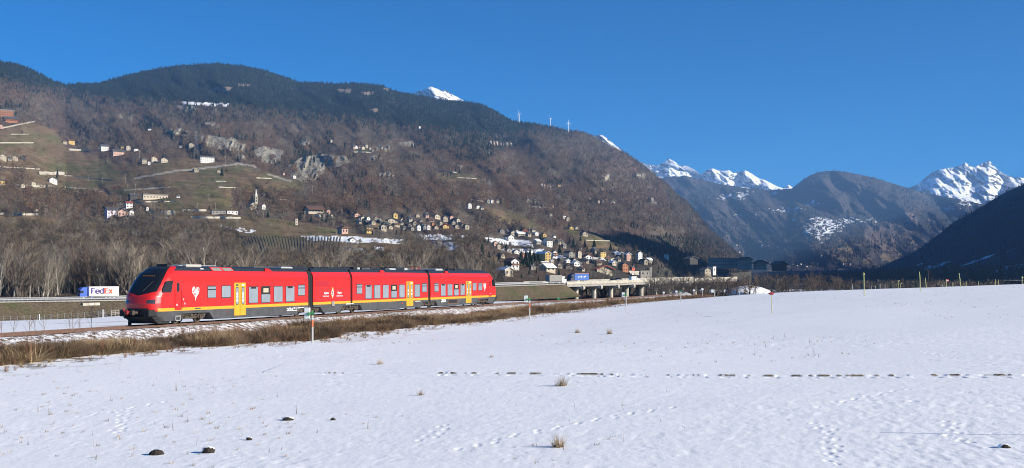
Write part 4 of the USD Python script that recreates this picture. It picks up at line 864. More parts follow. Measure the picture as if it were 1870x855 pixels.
# gantry over the road, far right
gy = thing('road_gantry', 'thin steel sign gantry over the road right of the snowy mound', 'gantry', P(1427, 528, 560))
for x in (-2.6, 2.6): obj('post', cyl((x, 0, -2), (x, 0, 4.4), .09, 6), galv, gy)
obj('crossbeam', box(-2.6, 2.6, -.08, .08, 4.2, 4.45), galv, gy)
# ---------------------------------------------------------------- fence at the foot of the bank
fen = thing('wire_fence', 'wire mesh fence on thin grey posts at the foot of the motorway bank', 'fence', (0, 0, 0))
fp = []
for px in np.arange(-30, 226, 12.3):
    q = P(px, ip(px, EMB_Y) - 1.5, emb_d(px) - .5); fp.append(q)
    obj('post', cyl(q - [0, 0, .4], q + [0, 0, 1.75], .07, 5), galv, fen)
for h in (.1, .6, 1.1, 1.65): obj('wire', tube([q + [0, 0, h] for q in fp], .02, 3), galv, fen)
for px in (72, 188):
    q = P(px, ip(px, EMB_Y), emb_d(px) - .9); st = thing('fence_strut', 'pale braced fence post with slanting struts ' + ('left of the lorry' if px < 100 else 'below the rear of the lorry'), 'fence post', q)
    obj('post', cyl((0, 0, -.3), (0, 0, 2.2), .12, 6), whitep, st)
    for s in (-1, 1): obj('strut', cyl((0, 0, 1.7), (s * 1.6, 0, -.1), .06, 5), galv, st)
wf = thing('rail_fence', 'short whitish wooden rail fence by the train\'s nose', 'fence', (0, 0, 0))
fq = [P(px, 577 - (px - 205) * .06, emb_d(px) - 2) for px in (203, 211, 219, 227, 236)]
palew = mat('weathered_wood', (0.36, 0.33, 0.28), .9)
for q in fq: obj('post', cyl(q - [0, 0, .3], q + [0, 0, 1.6], .09, 5), palew, wf)
for h in (.5, 1.0, 1.45):
    for a, c in zip(fq[:-1], fq[1:]): obj('rail', cyl(a + [0, 0, h], c + [0, 0, h], .07, 5), palew, wf)
# ---------------------------------------------------------------- houses on the hillside
WALL = {k: mat('wall_' + n, c, .9, noise=(.35, .12)) for k, n, c in (('w', 'white', (.66, .63, .58)), ('c', 'cream', (.46, .40, .30)), ('y', 'yellow', (.50, .35, .12)), ('p', 'pink', (.50, .32, .25)), ('o', 'orange', (.40, .17, .08)), ('t', 'stone', (.36, .31, .23)),
        ('g', 'grey_stone', (.26, .24, .21)), ('b', 'brown_wood', (.16, .08, .04)), ('l', 'lilac', (.60, .53, .60)), ('d', 'dark_wood', (.055, .05, .045)), ('r', 'red_render', (.50, .12, .06)))}
ROOF = {k: mat('roof_' + n, c, .85, noise=(1.2, .2)) for k, n, c in (('k', 'slate', (.075, .075, .08)), ('r', 'red_tile', (.24, .065, .04)), ('s', 'snow', (.82, .85, .90)), ('n', 'brown_tile', (.12, .065, .045)), ('g', 'grey_stone', (.19, .175, .155)))}
winm = mat('house_window', (.055, .055, .06), .2)
woodm = mat('balcony_wood', (.13, .055, .025), .8)
def house(px, py, w, h, wc, rc, label, group=None, fl=.34, ang=30, floors=None, side=None, flat=False, name='house', balcony=False, spot=None, rise=.26, eave=False):
    o = hill.at(px, py) if spot is None else spot
    sc = o[1] / F; W, H = w * sc, h * sc
    a = math.radians(ang); fw, dp = W * (1 - fl) / math.cos(a), W * fl / math.sin(a)
    rh = 0.0 if flat else min(rise * (dp if eave else fw), .42 * H); side_on, eave = eave, H - rh
    t = thing(name, label, 'house' if name == 'house' else name.replace('_', ' '), o, a, group)
    hw, hd = fw / 2, dp / 2
    # front looks along -y; the ridge runs along y
    pts = [(-hw, -3 * sc - 2), (hw, -3 * sc - 2), (hw, eave), (0, H), (-hw, eave)] if not flat else [(-hw, -2), (hw, -2), (hw, H), (-hw, H)]
    if side_on:                                                     # the ridge runs along x: the long roof slope looks at us
        turn = lambda m: m.apply_transform(trimesh.transformations.rotation_matrix(math.pi / 2, [0, 0, 1]))
        pts = [(-hd, -3 * sc - 2), (hd, -3 * sc - 2), (hd, eave), (0, H), (-hd, eave)]
        wall = obj('wall', turn(prism(pts, -hw, hw)), WALL[wc], t)
    else: wall = obj('wall', prism(pts, -hd, hd), WALL[wc], t)
    if side:
        obj('side_wall', box(-hw - .06, -hw + .02, -hd, hd, -2, eave), WALL[side], t)
    ov, th = .14 * fw, max(.3, .045 * fw)
    if flat: obj('roof', rbox(-hw - .3, hw + .3, -hd - .3, hd + .3, H - .02, H + max(.3, th), .05), ROOF[rc], t)
    elif side_on:
        ov = .16 * dp; s = rh / hd
        obj('roof', turn(prism([(-hd - ov, eave - s * ov), (-hd - ov, eave - s * ov + th), (0, H + th), (hd + ov, eave - s * ov + th), (hd + ov, eave - s * ov), (0, H + .01)], -hw - .08 * fw, hw + .08 * fw)), ROOF[rc], t)
        obj('chimney', box(hw * .3, hw * .3 + .7, -.35, .35, H - rh * .3, H + 1.1), WALL['g'], t)
    else:
        s = rh / hw
        obj('roof', prism([(-hw - ov, eave - s * ov), (-hw - ov, eave - s * ov + th), (0, H + th), (hw + ov, eave - s * ov + th), (hw + ov, eave - s * ov), (0, H + .01)], -hd - ov, hd + ov), ROOF[rc], t)
        if w > 7: obj('chimney', box(hw * .3, hw * .3 + .7, -hd * .2, -hd * .2 + .7, H - rh * .5, H + .9), WALL['g'], t)
    nf = floors or max(1, int(round(eave / 3.2))); nw = max(1, int(round(fw / (3.4 if w > 8 else 4.5))))
    fh = eave / nf
    if w >= 5:
        for i in range(nf):
            for j in range(nw):
                x = -hw + (j + .5) * fw / nw; z = i * fh + fh * .32; ww = min(.62, fw / nw * (.2 if w > 13 else .14)); wh = fh * (.42 if w > 13 else .34)
                obj('window', box(x - ww, x + ww, -hd - .05, -hd + .05, z, z + wh), winm, t)
        if not flat and not side_on and rh > 2.2 and w > 9: obj('window', box(-.5, .5, -hd - .05, -hd + .05, eave + .1, eave + rh * .38), winm, t)
        if w > 9:
            for i in range(nf):
                for y in np.linspace(-hd, hd, max(2, int(dp / 4)) + 1)[:-1] + hd / max(2, int(dp / 4)): obj('window', box(-hw - .09, -hw + .05, y - .5, y + .5, i * fh + fh * .32, i * fh + fh * .74), winm, t)
    if balcony:
        for i in range(1, max(2, nf)):
            obj('balcony', box(-hw, hw, -hd - 1.1, -hd - .01, i * fh - .1, i * fh + .85), woodm, t)
    return t
B = 'houses of the village above the bridge'; V = 'houses of the middle village'; U = 'houses of the high hamlet above the cliffs'; L = 'houses scattered over the left slope'
H = [  # px, base row, width, height, wall, roof, label, options
 (10, 214, 24, 13, 'o', 'g', 'long orange-brown block with balconies at the left edge, highest on the slope', dict(fl=.12, balcony=True, floors=3)),
 (20, 224, 26, 10, 'o', 'k', 'orange chalet with dark roof just below the highest block', dict(fl=.25, balcony=True)), (2, 235, 9, 7, 'p', 'g', 'small peach house at the left edge below the orange chalet', {}),
 (6, 293, 13, 11, 'c', 'g', 'cream house leftmost in the stone hamlet at the left edge', dict(fl=.3)), (18, 294, 9, 7, 'g', 'k', 'low grey house second in the stone hamlet at the left edge', {}), (27, 293, 11, 8, 't', 'k', 'stone house third in the hamlet at the left edge', {}), (42, 293, 11, 9, 'd', 'k', 'dark timber house rightmost in the stone hamlet at the left edge', {}),
 (118, 263, 9, 6, 't', 'n', 'brownish stone house just left of the yellow house', {}), (130, 264, 13, 9, 'y', 'n', 'pale yellow house above the long pale wall', {}), (190, 276, 17, 12, 'w', 'k', 'large white house with dark left flank above the meadow', {}),
 (215, 284, 22, 10, 'p', 'k', 'wide peach house with dark overhanging roof', dict(fl=.28)), (223, 273, 7, 7, 'y', 'k', 'small yellow house behind the wide peach house', {}), (234, 275, 10, 9, 'c', 'k', 'cream gabled house right of the small yellow house', {}), (248, 276, 9, 3.5, 'w', 'g', 'low white shed right of the cream gabled house', dict(flat=True, name='shed')),
 (273, 238, 7, 4, 'w', 'k', 'small white house alone under the dark crag', {}), (263, 299, 11, 10, 't', 'k', 'tan house leftmost in the row of four below the crag', {}), (272, 301, 6, 6, 'w', 'g', 'tiny white gable among the row of four', {}), (281, 297, 13, 11, 'c', 'r', 'cream house with reddish roof in the row of four', {}), (299, 297, 15, 9, 'c', 'k', 'broad cream chalet at the right end of the row', {}),
 (349, 270, 12, 9, 't', 'k', 'stone house with bright gable below the cliffs', {}), (330, 270, 6, 4, 'w', 'g', 'tiny white hut below the cliffs', {}), (362, 273, 9, 4, 't', 'g', 'low stone barn right of the bright-gabled house', {}), (378, 298, 24, 12, 'w', 'k', 'big white house by the bend of the pale road', dict(fl=.12)),
 (357, 314, 15, 7, 't', 'k', 'dark barn with pale end below the pale road', dict(fl=.55)), (399, 315, 9, 4, 't', 'g', 'small grey shed right of the dark barn', dict(name='shed')), (96, 335, 16, 11, 'w', 'k', 'white gabled house alone on the green meadow', {}), (3, 336, 11, 8, 'y', 'k', 'bright yellow house at the left edge', {}),
 (42, 343, 8, 7, 'c', 'k', 'pale yellow house behind the bare poplars', {}), (61, 339, 9, 7, 'c', 'k', 'cream house right of the poplars', {}), (325, 361, 8, 4, 'w', 'k', 'tiny white house on the green terrace', {}),
 (243, 365, 17, 11, 'd', 'k', 'dark timber barn at the left of the farm terrace', {}), (283, 364, 40, 7, 'c', 'g', 'long low cream farm building on the terrace', dict(fl=.1, flat=True)), (235, 380, 15, 12, 'w', 'r', 'white house with red roof above the lilac house', {}), (218, 380, 12, 8, 'd', 'k', 'dark annexe left of the white red-roofed house', {}),
 (203, 398, 24, 19, 'l', 'k', 'tall lilac house with dark left flank and white balconies', dict(fl=.36, floors=3)), (224, 396, 19, 14, 'p', 'g', 'peach-fronted house joined to the lilac house', dict(fl=.2)), (240, 395, 10, 11, 'w', 'k', 'white gabled end right of the peach front', {}), (269, 385, 5.5, 7, 'w', 'g', 'tiny white roadside chapel right of the lilac house', dict(name='chapel')),
 (481, 383, 8, 10, 'w', 'k', 'small white house right below the church', {}), (398, 391, 28, 5.5, 'g', 'k', 'low dark greenhouse-like building on the church terrace', dict(flat=True, fl=.2)), (424, 391, 20, 5, 'w', 'g', 'low white annexe of the building on the church terrace', dict(flat=True, fl=.15)),
 (573, 390, 38, 13, 'c', 'n', 'long farmhouse with dark roof and red-brown balcony', dict(fl=.34, balcony=True)), (599, 391, 9, 8, 'p', 'n', 'pink house joined to the long farmhouse', {}), (541, 411, 6, 11, 'c', 'g', 'narrow cream ruin standing like a tower in the meadow', dict(flat=True)), (626, 427, 21, 13, 'p', 'k', 'dark-roofed house with peach front beside the snowy field', dict(fl=.5, balcony=True)),
 (537, 326, 7, 6, 'w', 'n', 'small pale house at the foot of the big cliff', {}), (518, 320, 5, 5, 'p', 'n', 'tiny pink house left of the cliff-foot house', {}), (642, 441, 14, 6, 'w', 'k', 'small hut with snow-white end in the snowy field', dict(fl=.4, name='hut')),
 (651, 396, 14, 7, 'p', 'n', 'peach house at the left end of the middle village', {}), (662, 402, 13, 7, 'c', 'k', 'cream house second from the left in the middle village', {}), (672, 402, 8, 6, 'w', 'k', 'white house under the red-roofed one in the middle village', {}), (686, 401, 8, 5, 'g', 'r', 'small house with a bright red roof in the middle village', {}),
 (673, 426, 15, 13, 'y', 'k', 'yellow house with brown balcony below the middle village', dict(balcony=True)), (699, 421, 14, 11, 't', 'k', 'grey stone house right of the yellow balcony house', {}), (721, 399, 11, 10, 'y', 'g', 'tall pale yellow house topmost in the middle village', {}), (714, 407, 24, 8, 'c', 'k', 'long dark-roofed house in the centre of the middle village', {}),
 (734, 406, 9, 7, 'p', 'k', 'pinkish house right of the long dark roof', {}), (748, 405, 11, 10, 'c', 'k', 'cream house with shaded left half in the middle village', dict(fl=.5)), (778, 398, 11, 9, 'p', 'k', 'pink house on the upper edge of the middle village', dict(fl=.5)), (762, 397, 9, 6, 't', 'k', 'stone house left of the upper pink house', {}), (797, 400, 14, 9, 'c', 'k', 'broad cream house on the right of the middle village', {}),
 (812, 405, 12, 10, 't', 'g', 'tan house with grey roof on the right of the middle village', {}), (824, 400, 12, 6, 'p', 'r', 'house with long red roof at the right of the middle village', {}), (836, 406, 9, 7, 'c', 'k', 'last cream house at the right end of the middle village', {}), (790, 412, 6, 6, 'o', 'n', 'small orange house in the middle village', {}),
 (764, 421, 9, 10, 'w', 'k', 'white gabled house on the lower edge of the middle village', {}), (782, 420, 8, 9, 'w', 'r', 'white house with red balcony on the lower edge of the village', {}), (812, 417, 16, 7, 'y', 'r', 'yellow house with reddish roof above the snowy meadow', {}), (738, 420, 7, 5, 't', 'k', 'small stone barn in the lower middle village', {}), (851, 419, 12, 9, 't', 'k', 'tan barn at the lower right of the middle village', dict(fl=.4)),
 (857, 381, 9, 10, 'w', 'k', 'tall white house leftmost in the upper trio', {}), (872, 381, 9, 6, 'w', 'k', 'low white house in the middle of the upper trio', {}), (880, 383, 8, 5, 'c', 'k', 'cream house at the right of the upper trio', {}), (891, 371, 7, 7, 'g', 'k', 'grey house left in the small high hamlet', {}), (898, 371, 6, 7, 'w', 'k', 'white house in the small high hamlet', {}), (908, 371, 7, 6, 't', 'k', 'stone house right in the small high hamlet', {}),
 (929, 440, 19, 11, 'w', 'k', 'white gabled house with bluish shaded flank in the snow', dict(fl=.5)), (943, 425, 11, 6, 't', 'k', 'dark-roofed house above the white gabled house', {}), (958, 427, 12, 7, 'p', 'r', 'reddish house in the upper row above the snow', {}), (973, 423, 10, 5, 't', 'k', 'stone house at the end of the upper row', {}), (979, 430, 9, 6, 'w', 's', 'white house with snowy roof above the hedge', {}), (993, 433, 10, 7, 'y', 'n', 'small yellow house above the white towers', {}),
 (1012, 434, 7, 4, 'w', 'k', 'tiny white house beside the dark trees', {}), (1000, 450, 18, 15, 'w', 'k', 'tall white house with blue-grey shaded flank', dict(fl=.42, floors=4)), (980, 446, 15, 9, 'g', 's', 'dark house with snow-covered roof', dict(fl=.5)), (904, 449, 9, 8, 'p', 'n', 'pink gabled house at the left of the lower village', {}), (910, 455, 8, 9, 't', 'k', 'stone house just below the pink gabled one', {}),
 (928, 461, 13, 8, 'g', 'k', 'dark gabled barn on the snow field edge', {}), (942, 463, 15, 7, 'w', 'k', 'low white house with two gables', {}), (953, 468, 9, 6, 'o', 'n', 'small orange house left of the fir clump', {}), (968, 468, 16, 9, 'c', 's', 'cream house with snowy roof left of the big yellow house', {}), (992, 477, 27, 17, 'y', 's', 'large yellow house with snowy roof and ochre flank', dict(fl=.62, floors=3)),
 (1012, 471, 11, 13, 'w', 'k', 'white house with stacked balconies right of the yellow house', dict(floors=3, balcony=True)), (1039, 472, 20, 13, 'g', 'k', 'dark-roofed villa with pointed roof', dict(fl=.5)), (1057, 471, 10, 13, 'c', 'n', 'narrow cream house like a tower with brown roof', dict(floors=4)), (1036, 480, 10, 6, 'w', 's', 'low snowy-roofed house under the villa', {}),
 (921, 503, 32, 15, 'c', 's', 'cream gabled house with dark flank beside the train\'s tail', dict(fl=.55)), (934, 491, 28, 19, 'w', 'n', 'large dark house with white balconies above the train\'s tail', dict(fl=.5, side='d', balcony=True)), (1000, 496, 28, 14, 'c', 's', 'cream house with two snowy roofs behind the bank', dict(fl=.42)), (1007, 482, 8, 7, 't', 's', 'small tan house among flat snowy roofs', {}),
 (988, 483, 26, 5, 'g', 's', 'long low shed with snow-covered flat roof', dict(flat=True, name='shed')), (1051, 486, 17, 9, 'w', 's', 'white house under a bright snowy roof', {}), (1072, 473, 18, 8, 'w', 'r', 'low house with broad red roof', {}), (1099, 470, 16, 9, 'y', 'k', 'flat-roofed pale yellow house on the right of the village', dict(flat=True)), (1124, 466, 12, 7, 'g', 's', 'dark house with peaked snowy roof', {}),
 (1102, 499, 33, 13, 't', 'r', 'long pale stone hall with thin red roof behind the bridge', dict(fl=.12, floors=2)), (1139, 496, 16, 16, 'o', 'k', 'bright orange-red house above the bridge', {}), (1155, 494, 9, 7, 'r', 'k', 'small red annexe right of the orange-red house', {}), (1146, 476, 13, 14, 'p', 's', 'peach house with snowy roof above the orange-red house', {}), (1167, 475, 12, 16, 'w', 'k', 'tall white house highest on the right', dict(floors=4)),
 (1042, 419, 12, 6, 'y', 'k', 'yellowish house at the left of the slope-top pair', {}), (1052, 419, 8, 5, 'c', 'k', 'cream house at the right of the slope-top pair', {}), (1066, 431, 14, 8, 't', 'k', 'stone house on the grassy spur', {}), (1005, 397, 7, 7, 't', 'k', 'lone stone house on the brown slope', {}), (1030, 399, 7, 6, 'w', 'k', 'white cottage in the steep hamlet', {}), (1036, 404, 8, 8, 't', 'k', 'stone cottage in the steep hamlet', {}),
 (1217, 473, 9, 8, 'w', 'k', 'white house alone near the shadow edge', dict(flat=True)), (1020, 341, 7, 5, 'y', 'k', 'small yellow house high on the brown slope', {}), (766, 235, 4.5, 4.5, 'w', 'k', 'tiny white chapel alone on the upper slope', dict(name='chapel')), (605, 261, 4, 6, 'c', 'k', 'tiny chapel with pointed tower above the cliffs', dict(name='chapel')),
]
for x, y, w, h, wc, rc, lab, o in H: house(x, y, w, h, wc, rc, lab, **({'eave': (int(x * 7) % 5) < 2 and 'gable' not in lab and 'tower' not in lab and not o.get('flat') and 'chapel' not in lab, 'ang': 24 + int(x * 3) % 17} | o))
r5 = random.Random(5)
def hamlet(spots, label, group, cols='wctgp', size=(5, 8), roofs='kkgn'):
    for x, y in spots: house(x + r5.uniform(-1, 1), y + r5.uniform(-1, 1), r5.uniform(*size), r5.uniform(4, 6) * (1 + .03 * size[1]), r5.choice(cols), r5.choice(roofs), label, group, fl=r5.uniform(.3, .66), ang=r5.uniform(18, 44), rise=r5.uniform(.28, .4), eave=r5.random() < .62)
hamlet([(645, 272), (651, 272), (657, 271), (663, 272), (669, 271), (675, 276), (681, 277), (688, 274), (692, 271), (697, 272), (703, 275), (709, 272)], 'little pale house in the hamlet on the ledge above the cliffs', U)
hamlet([(895, 262), (901, 263), (907, 263), (913, 265), (919, 265), (925, 266), (931, 267)], 'tiny pale house in the far hamlet below the pine wood', 'houses of the hamlet below the pine wood', 'wcp', (4, 6))
hamlet([(962, 369), (968, 370), (975, 372), (983, 376), (990, 378), (1008, 379)], 'small stone house in the stepped hamlet on the brown slope', 'houses of the stepped hamlet', 'tcg', (6, 9))
hamlet([(1077, 366), (1084, 368), (1092, 371), (1100, 370), (1107, 371), (1115, 371), (1121, 372)], 'tiny house in the hamlet left of the castle', 'houses of the hamlet left of the castle', 'wtcg', (4, 7))
hamlet([(993, 344), (998, 344), (1003, 344), (988, 340)], 'tiny pale house beside the small yellow house', 'houses beside the small yellow house', 'wtp', (4, 6))
hamlet([(656, 408), (669, 409), (680, 410), (692, 409), (704, 414), (724, 414), (745, 416), (756, 411), (768, 408), (771, 413), (786, 405), (803, 411), (795, 418), (826, 410), (833, 417), (842, 412), (730, 410), (712, 419), (750, 421), (775, 420)], 'dark-roofed stone house crowded in the middle village', V, 'tgtgd', (9, 18))
hamlet([(915, 425), (925, 427), (936, 430), (950, 431), (966, 432), (1022, 447), (1030, 452), (1024, 478), (1046, 478), (1066, 480), (1080, 480), (1090, 484), (1085, 462), (1110, 478), (1118, 484), (1128, 478), (1133, 470), (1176, 482), (1185, 478), (1020, 490), (1035, 492), (1060, 494), (960, 482), (950, 476), (972, 492), (915, 470)], 'dark-roofed house among trees in the village above the bridge', B, 'tgtgcd', (9, 19), 'kkgsn')
# the church
o = hill.at(462, 383.0); sc = o[1] / F; ch = thing('church', 'stone church with pale belfry and tall pointed spire on the terrace', 'church', o, math.radians(28))
nl, nw_, nh = 40 * sc, 12 * sc, 9 * sc
obj('nave', prism([(-nw_ / 2, -4), (nw_ / 2, -4), (nw_ / 2, nh), (0, nh + 4 * sc), (-nw_ / 2, nh)], -4 * sc, nl * .6), WALL['c'], ch)
obj('roof', prism([(-nw_ * .6, nh - .6), (-nw_ * .6, nh), (0, nh + 4.4 * sc), (nw_ * .6, nh), (nw_ * .6, nh - .6), (0, nh + 4 * sc)], -4.6 * sc, nl * .62), ROOF['k'], ch)
tx, ty, tw = 6.5 * sc, 3 * sc, 2.3 * sc
tower = obj('belfry', box(tx - tw, tx + tw, ty - tw, ty + tw, 0, 27 * sc), WALL['y'] if False else WALL['c'], ch)
for z in (14.5, 19.5): obj('belfry_opening', box(tx - tw * .45, tx + tw * .45, ty - tw - .06, ty - tw + .1, z * sc, (z + 3.2) * sc), winm, ch)
obj('cornice', box(tx - tw * 1.15, tx + tw * 1.15, ty - tw * 1.15, ty + tw * 1.15, 26.6 * sc, 27.4 * sc), WALL['w'], ch)
obj('spire', trimesh.creation.cone(tw * .95, 11.5 * sc, sections=8).apply_translation((tx, ty, 27.4 * sc)), WALL['w'], ch)
for k in range(3): obj('window', box(-nw_ / 2 - .06, -nw_ / 2 + .1, k * 6 * sc, (k * 6 + 1.2) * sc, nh * .45, nh * .8), winm, ch)
# castle ruin on the spur
o = hill.at(1190, 373.0); sc = o[1] / F; ca = thing('castle_ruin', 'grey castle ruin with square tower on the spur', 'castle', o, math.radians(25))
obj('keep', box(-2.6 * sc, 2.6 * sc, -2.6 * sc, 2.6 * sc, -4, 11 * sc), WALL['g'], ca); obj('keep_top', box(-2.9 * sc, 1.4 * sc, -2.9 * sc, 2.9 * sc, 9.2 * sc, 11.6 * sc), WALL['g'], ca)
obj('curtain_wall', box(-13 * sc, 8 * sc, -4 * sc, -3.2 * sc, -8, 3.4 * sc), WALL['g'], ca); obj('hall', prism([(3 * sc, -4), (7 * sc, -4), (7 * sc, 4 * sc), (5 * sc, 5.5 * sc), (3 * sc, 4 * sc)], -3 * sc, 3 * sc), WALL['g'], ca)
# dry-stone terrace walls: each follows the slope between two photographed ends
stonew = mat('terrace_stone', (0.40, 0.37, 0.30), .95, noise=(.5, .35), bump=(1.5, .8, .3))
def terrace(pts, hpx, label, n=None):
    xs = np.linspace(pts[0][0], pts[-1][0], max(4, int((pts[-1][0] - pts[0][0]) / 3))); ys = ip(xs, pts)
    g = np.array([hill.at(x, y) for x, y in zip(xs, ys)]); h = hpx * g[:, 1] / F * (0.85 + 0.3 * meshkit.fbm(np.stack([xs / 6, xs * 0, xs * 0 + 2], -1), 2, 9))
    b = np.concatenate([g - [0, 0, 1.0]]); f = g + np.stack([-.7 * h, 1.5 * h, h], -1); k = g + np.stack([-.7 * h + .2, 1.5 * h + 1.2, h], -1); kb = k - np.stack([0 * h, 0 * h, h + 1], -1)
    S = np.stack([b, f, k, kb], 1)
    v = S.reshape(-1, 3)
    obj('terrace_wall', trimesh.Trimesh(v, grid_faces(*S.shape[:2])[:, ::-1], process=False), stonew, label=label, cat='stone wall')
for pts, hp, lab in (([(-40, 303), (72, 310)], 2.5, 'long thin road wall at the left edge above the meadow'), ([(72, 319), (118, 320)], 7, 'tall grey retaining wall left of the poplar trunks'), ([(118, 321), (207, 330)], 1.6, 'retaining wall running right from the tall grey one'), ([(-40, 262), (61, 262)], 3, 'straight pale wall below the orange chalet'),
                     ([(5, 235), (64, 223)], 3.2, 'sloping wall right of the orange chalet'), ([(20, 246), (52, 246)], 1.8, 'short pale wall below the sloping wall'), ([(127, 275), (152, 276)], 4, 'pale wall in front of the pale yellow house'), ([(152, 275), (180, 277)], 5, 'grey wall between the yellow and the white house'), ([(-40, 392), (69, 394)], 5, 'long stone wall above the lower left meadow'),
                     ([(60, 342), (86, 344)], 4, 'low pale wall right of the cream houses behind poplars'), ([(274, 393), (322, 393)], 9, 'broad pale wall right of the roadside chapel'), ([(334, 386), (377, 386)], 4, 'wall with parked cars on the church terrace'), ([(350, 399), (440, 400)], 4, 'long rough wall below the church terrace'), ([(247, 370), (320, 369)], 2.2, 'wall below the long farm building'),
                     ([(469, 326), (496, 327)], 2, 'short straight wall right of the dark barn'), ([(510, 364), (560, 376)], 3, 'slanting wall left of the long farmhouse'), ([(400, 343), (431, 344)], 2.2, 'short pale wall left above the church'), ([(395, 332), (413, 332)], 1.6, 'tiny pale wall above the church terrace walls'), ([(578, 397), (610, 398)], 6, 'tall pale wall below the long farmhouse'),
                     ([(62, 387), (70, 386)], 4, 'stub of wall at the end of the lower left wall'), ([(800, 313), (835, 316)], 2.2, 'curved pale wall of the terraced field right of the cliffs'), ([(835, 325), (872, 327)], 1.6, 'low wall below the terraced field'), ([(648, 279), (680, 280)], 3, 'wall under the ledge hamlet'), ([(862, 366), (885, 369)], 2, 'thin wall above the upper trio of houses'), ([(968, 378), (1008, 381)], 2.4, 'wall under the stepped hamlet'),
                     ([(1072, 440), (1115, 441)], 2, 'thin wall across the grassy spur'), ([(1060, 472), (1130, 474)], 2.0, 'wall under the red-roofed low house'), ([(170, 352), (188, 350)], 1.6, 'small wall stub below the green meadow'), ([(1155, 503), (1190, 503)], 8, 'pale concrete wall of the building behind the bridge')): terrace(pts, hp, lab)
# poles, pylon, wind turbines
polem = mat('pole_wood', (0.42, 0.40, 0.36), .8)
pole_class = klass('utility_pole_pattern')
obj('pole', cyl((0, 0, -1), (0, 0, 1.0), .012, 6), polem, pole_class)
obj('crossarm', box(-.07, .07, -.006, .006, .90, .93), polem, pole_class)
for x, y0, y1 in ((35, 314, 326), (121, 315, 326), (187, 325, 336.5), (162, 320, 331), (146, 340, 352), (233, 337, 345), (247, 336, 349), (220, 357, 367), (242, 354, 364), (290, 348, 358), (303, 358, 372), (276, 372, 383), (282, 372, 383), (381.6, 355, 367), (361, 371, 385), (393, 370, 384), (422, 374, 385), (571, 340, 356), (563, 342, 351), (655, 362, 376), (556, 386, 398), (614, 424, 436), (1062, 452, 470), (967, 413, 425), (411, 285, 300), (255, 275, 292)):
    o = hill.at(x, y1); h = (y1 - y0) * o[1] / F
    copy('utility_pole', pole_class, 'thin pale utility pole on the hillside meadows', 'utility pole', o, .4, h, 'utility poles over the hillside')
def pylon(x, y0, y1, label):
    o = hill.at(x, y1); h = (y1 - y0) * o[1] / F; t = thing('lattice_pylon', label, 'pylon', o, .5); m = []
    wb, wt = h * .09, h * .015
    for a in (-1, 1):
        for b_ in (-1, 1): m.append(cyl((a * wb, b_ * wb, -2), (a * wt, b_ * wt, h), .12, 4))
    for k in range(8):
        z0, z1 = h * k / 8, h * (k + 1) / 8; w0, w1 = wb + (wt - wb) * k / 8, wb + (wt - wb) * (k + 1) / 8
        for a, b_ in (((-1, -1), (1, -1)), ((1, -1), (1, 1)), ((1, 1), (-1, 1)), ((-1, 1), (-1, -1))): m.append(cyl((a[0] * w0, a[1] * w0, z0), (b_[0] * w1, b_[1] * w1, z1), .08, 3))
    obj('tower', m, galv, t)
    for z in (.72, .84, .95): obj('arm', cyl((-h * .11, 0, h * z), (h * .11, 0, h * z), .12, 4), galv, t)
pylon(358, 240, 288, 'faint grey lattice pylon before the cliffs'); pylon(894, 328, 350, 'small lattice pylon on the brown slope')
for x, yb, yh, yaw, lab in ((947.6, 225, 207.5, .2, 'white wind turbine leftmost on the ridge beside the pines'), (1005, 233, 216.5, -.9, 'white wind turbine in the middle of the three on the ridge'), (1037.7, 241, 224.5, .5, 'white wind turbine rightmost on the bare ridge')):
    o = hill.at(x, yb); sc = o[1] / F; h = (yb - yh) * sc
    t = thing('wind_turbine', lab, 'wind turbine', o, yaw, 'wind turbines on the ridge')
    obj('tower', cyl((0, 0, -20), (0, 0, h), 1.9, 8, 1.4), whitep, t); obj('nacelle', rbox(-1.6, 1.6, -3, 4, h - 1.4, h + 1.6, .3), whitep, t)
    for k in range(3):
        a = k * 2.094 + (.3 if x < 1000 else .0) + 1.57; L_ = 8.0 * sc
        obj('blade', trimesh.Trimesh([(0, -3.6, h + .2), (.9 * -math.sin(a), -3.7, h + .2 + .9 * math.cos(a)), (L_ * math.cos(a), -3.6, h + L_ * math.sin(a)), (L_ * .3 * math.cos(a) - 1.2 * math.sin(a), -3.6, h + L_ * .3 * math.sin(a) + 1.2 * math.cos(a)), (0, -3.2, h)], [[0, 2, 3], [0, 3, 1], [4, 3, 2], [4, 1, 3], [0, 4, 2]], process=False), whitep, t)
# buildings in the valley's shade, right of the spur
def shade_house(x, y, d, w, h, wc, rc, lab, **k): house(x, y, w, h, wc, rc, lab, spot=P(x, y, d), **k)
shade_house(1322, 487, 1500, 62, 13, 'g', 'g', 'long low grey hall in the valley shade', flat=True, fl=.08, floors=2, name='industrial_hall'); shade_house(1360, 487, 1480, 24, 17, 'g', 'k', 'gabled grey house joined to the long hall in the shade', fl=.4); shade_house(1388, 487, 1490, 26, 11, 'g', 'k', 'lower grey wing right of the gabled house in the shade', fl=.1, floors=2)
shade_house(1423, 489, 1500, 26, 11, 'd', 'k', 'dark house at the right end of the shaded row', fl=.35); shade_house(1262, 477, 1300, 24, 8, 'd', 'k', 'dark barn at the left end of the shaded row')
shade_house(1289, 498, 900, 21, 9, 't', 'g', 'beige house among bare trees right of the bridge'); shade_house(1303, 498, 900, 9, 11, 'w', 'g', 'white block beside the beige house among bare trees', flat=True)
shade_house(1177, 504, 860, 20, 9, 'g', 'g', 'dark glazed workshop under the pale post behind the bridge', flat=True, fl=.1); o = P(1188.5, 504, 850); pp = thing('concrete_post', 'tall pale concrete post at the right end of the workshop', 'post', o); obj('post', box(-.8, .8, -.8, .8, -3, 6.2), concrete2, pp)
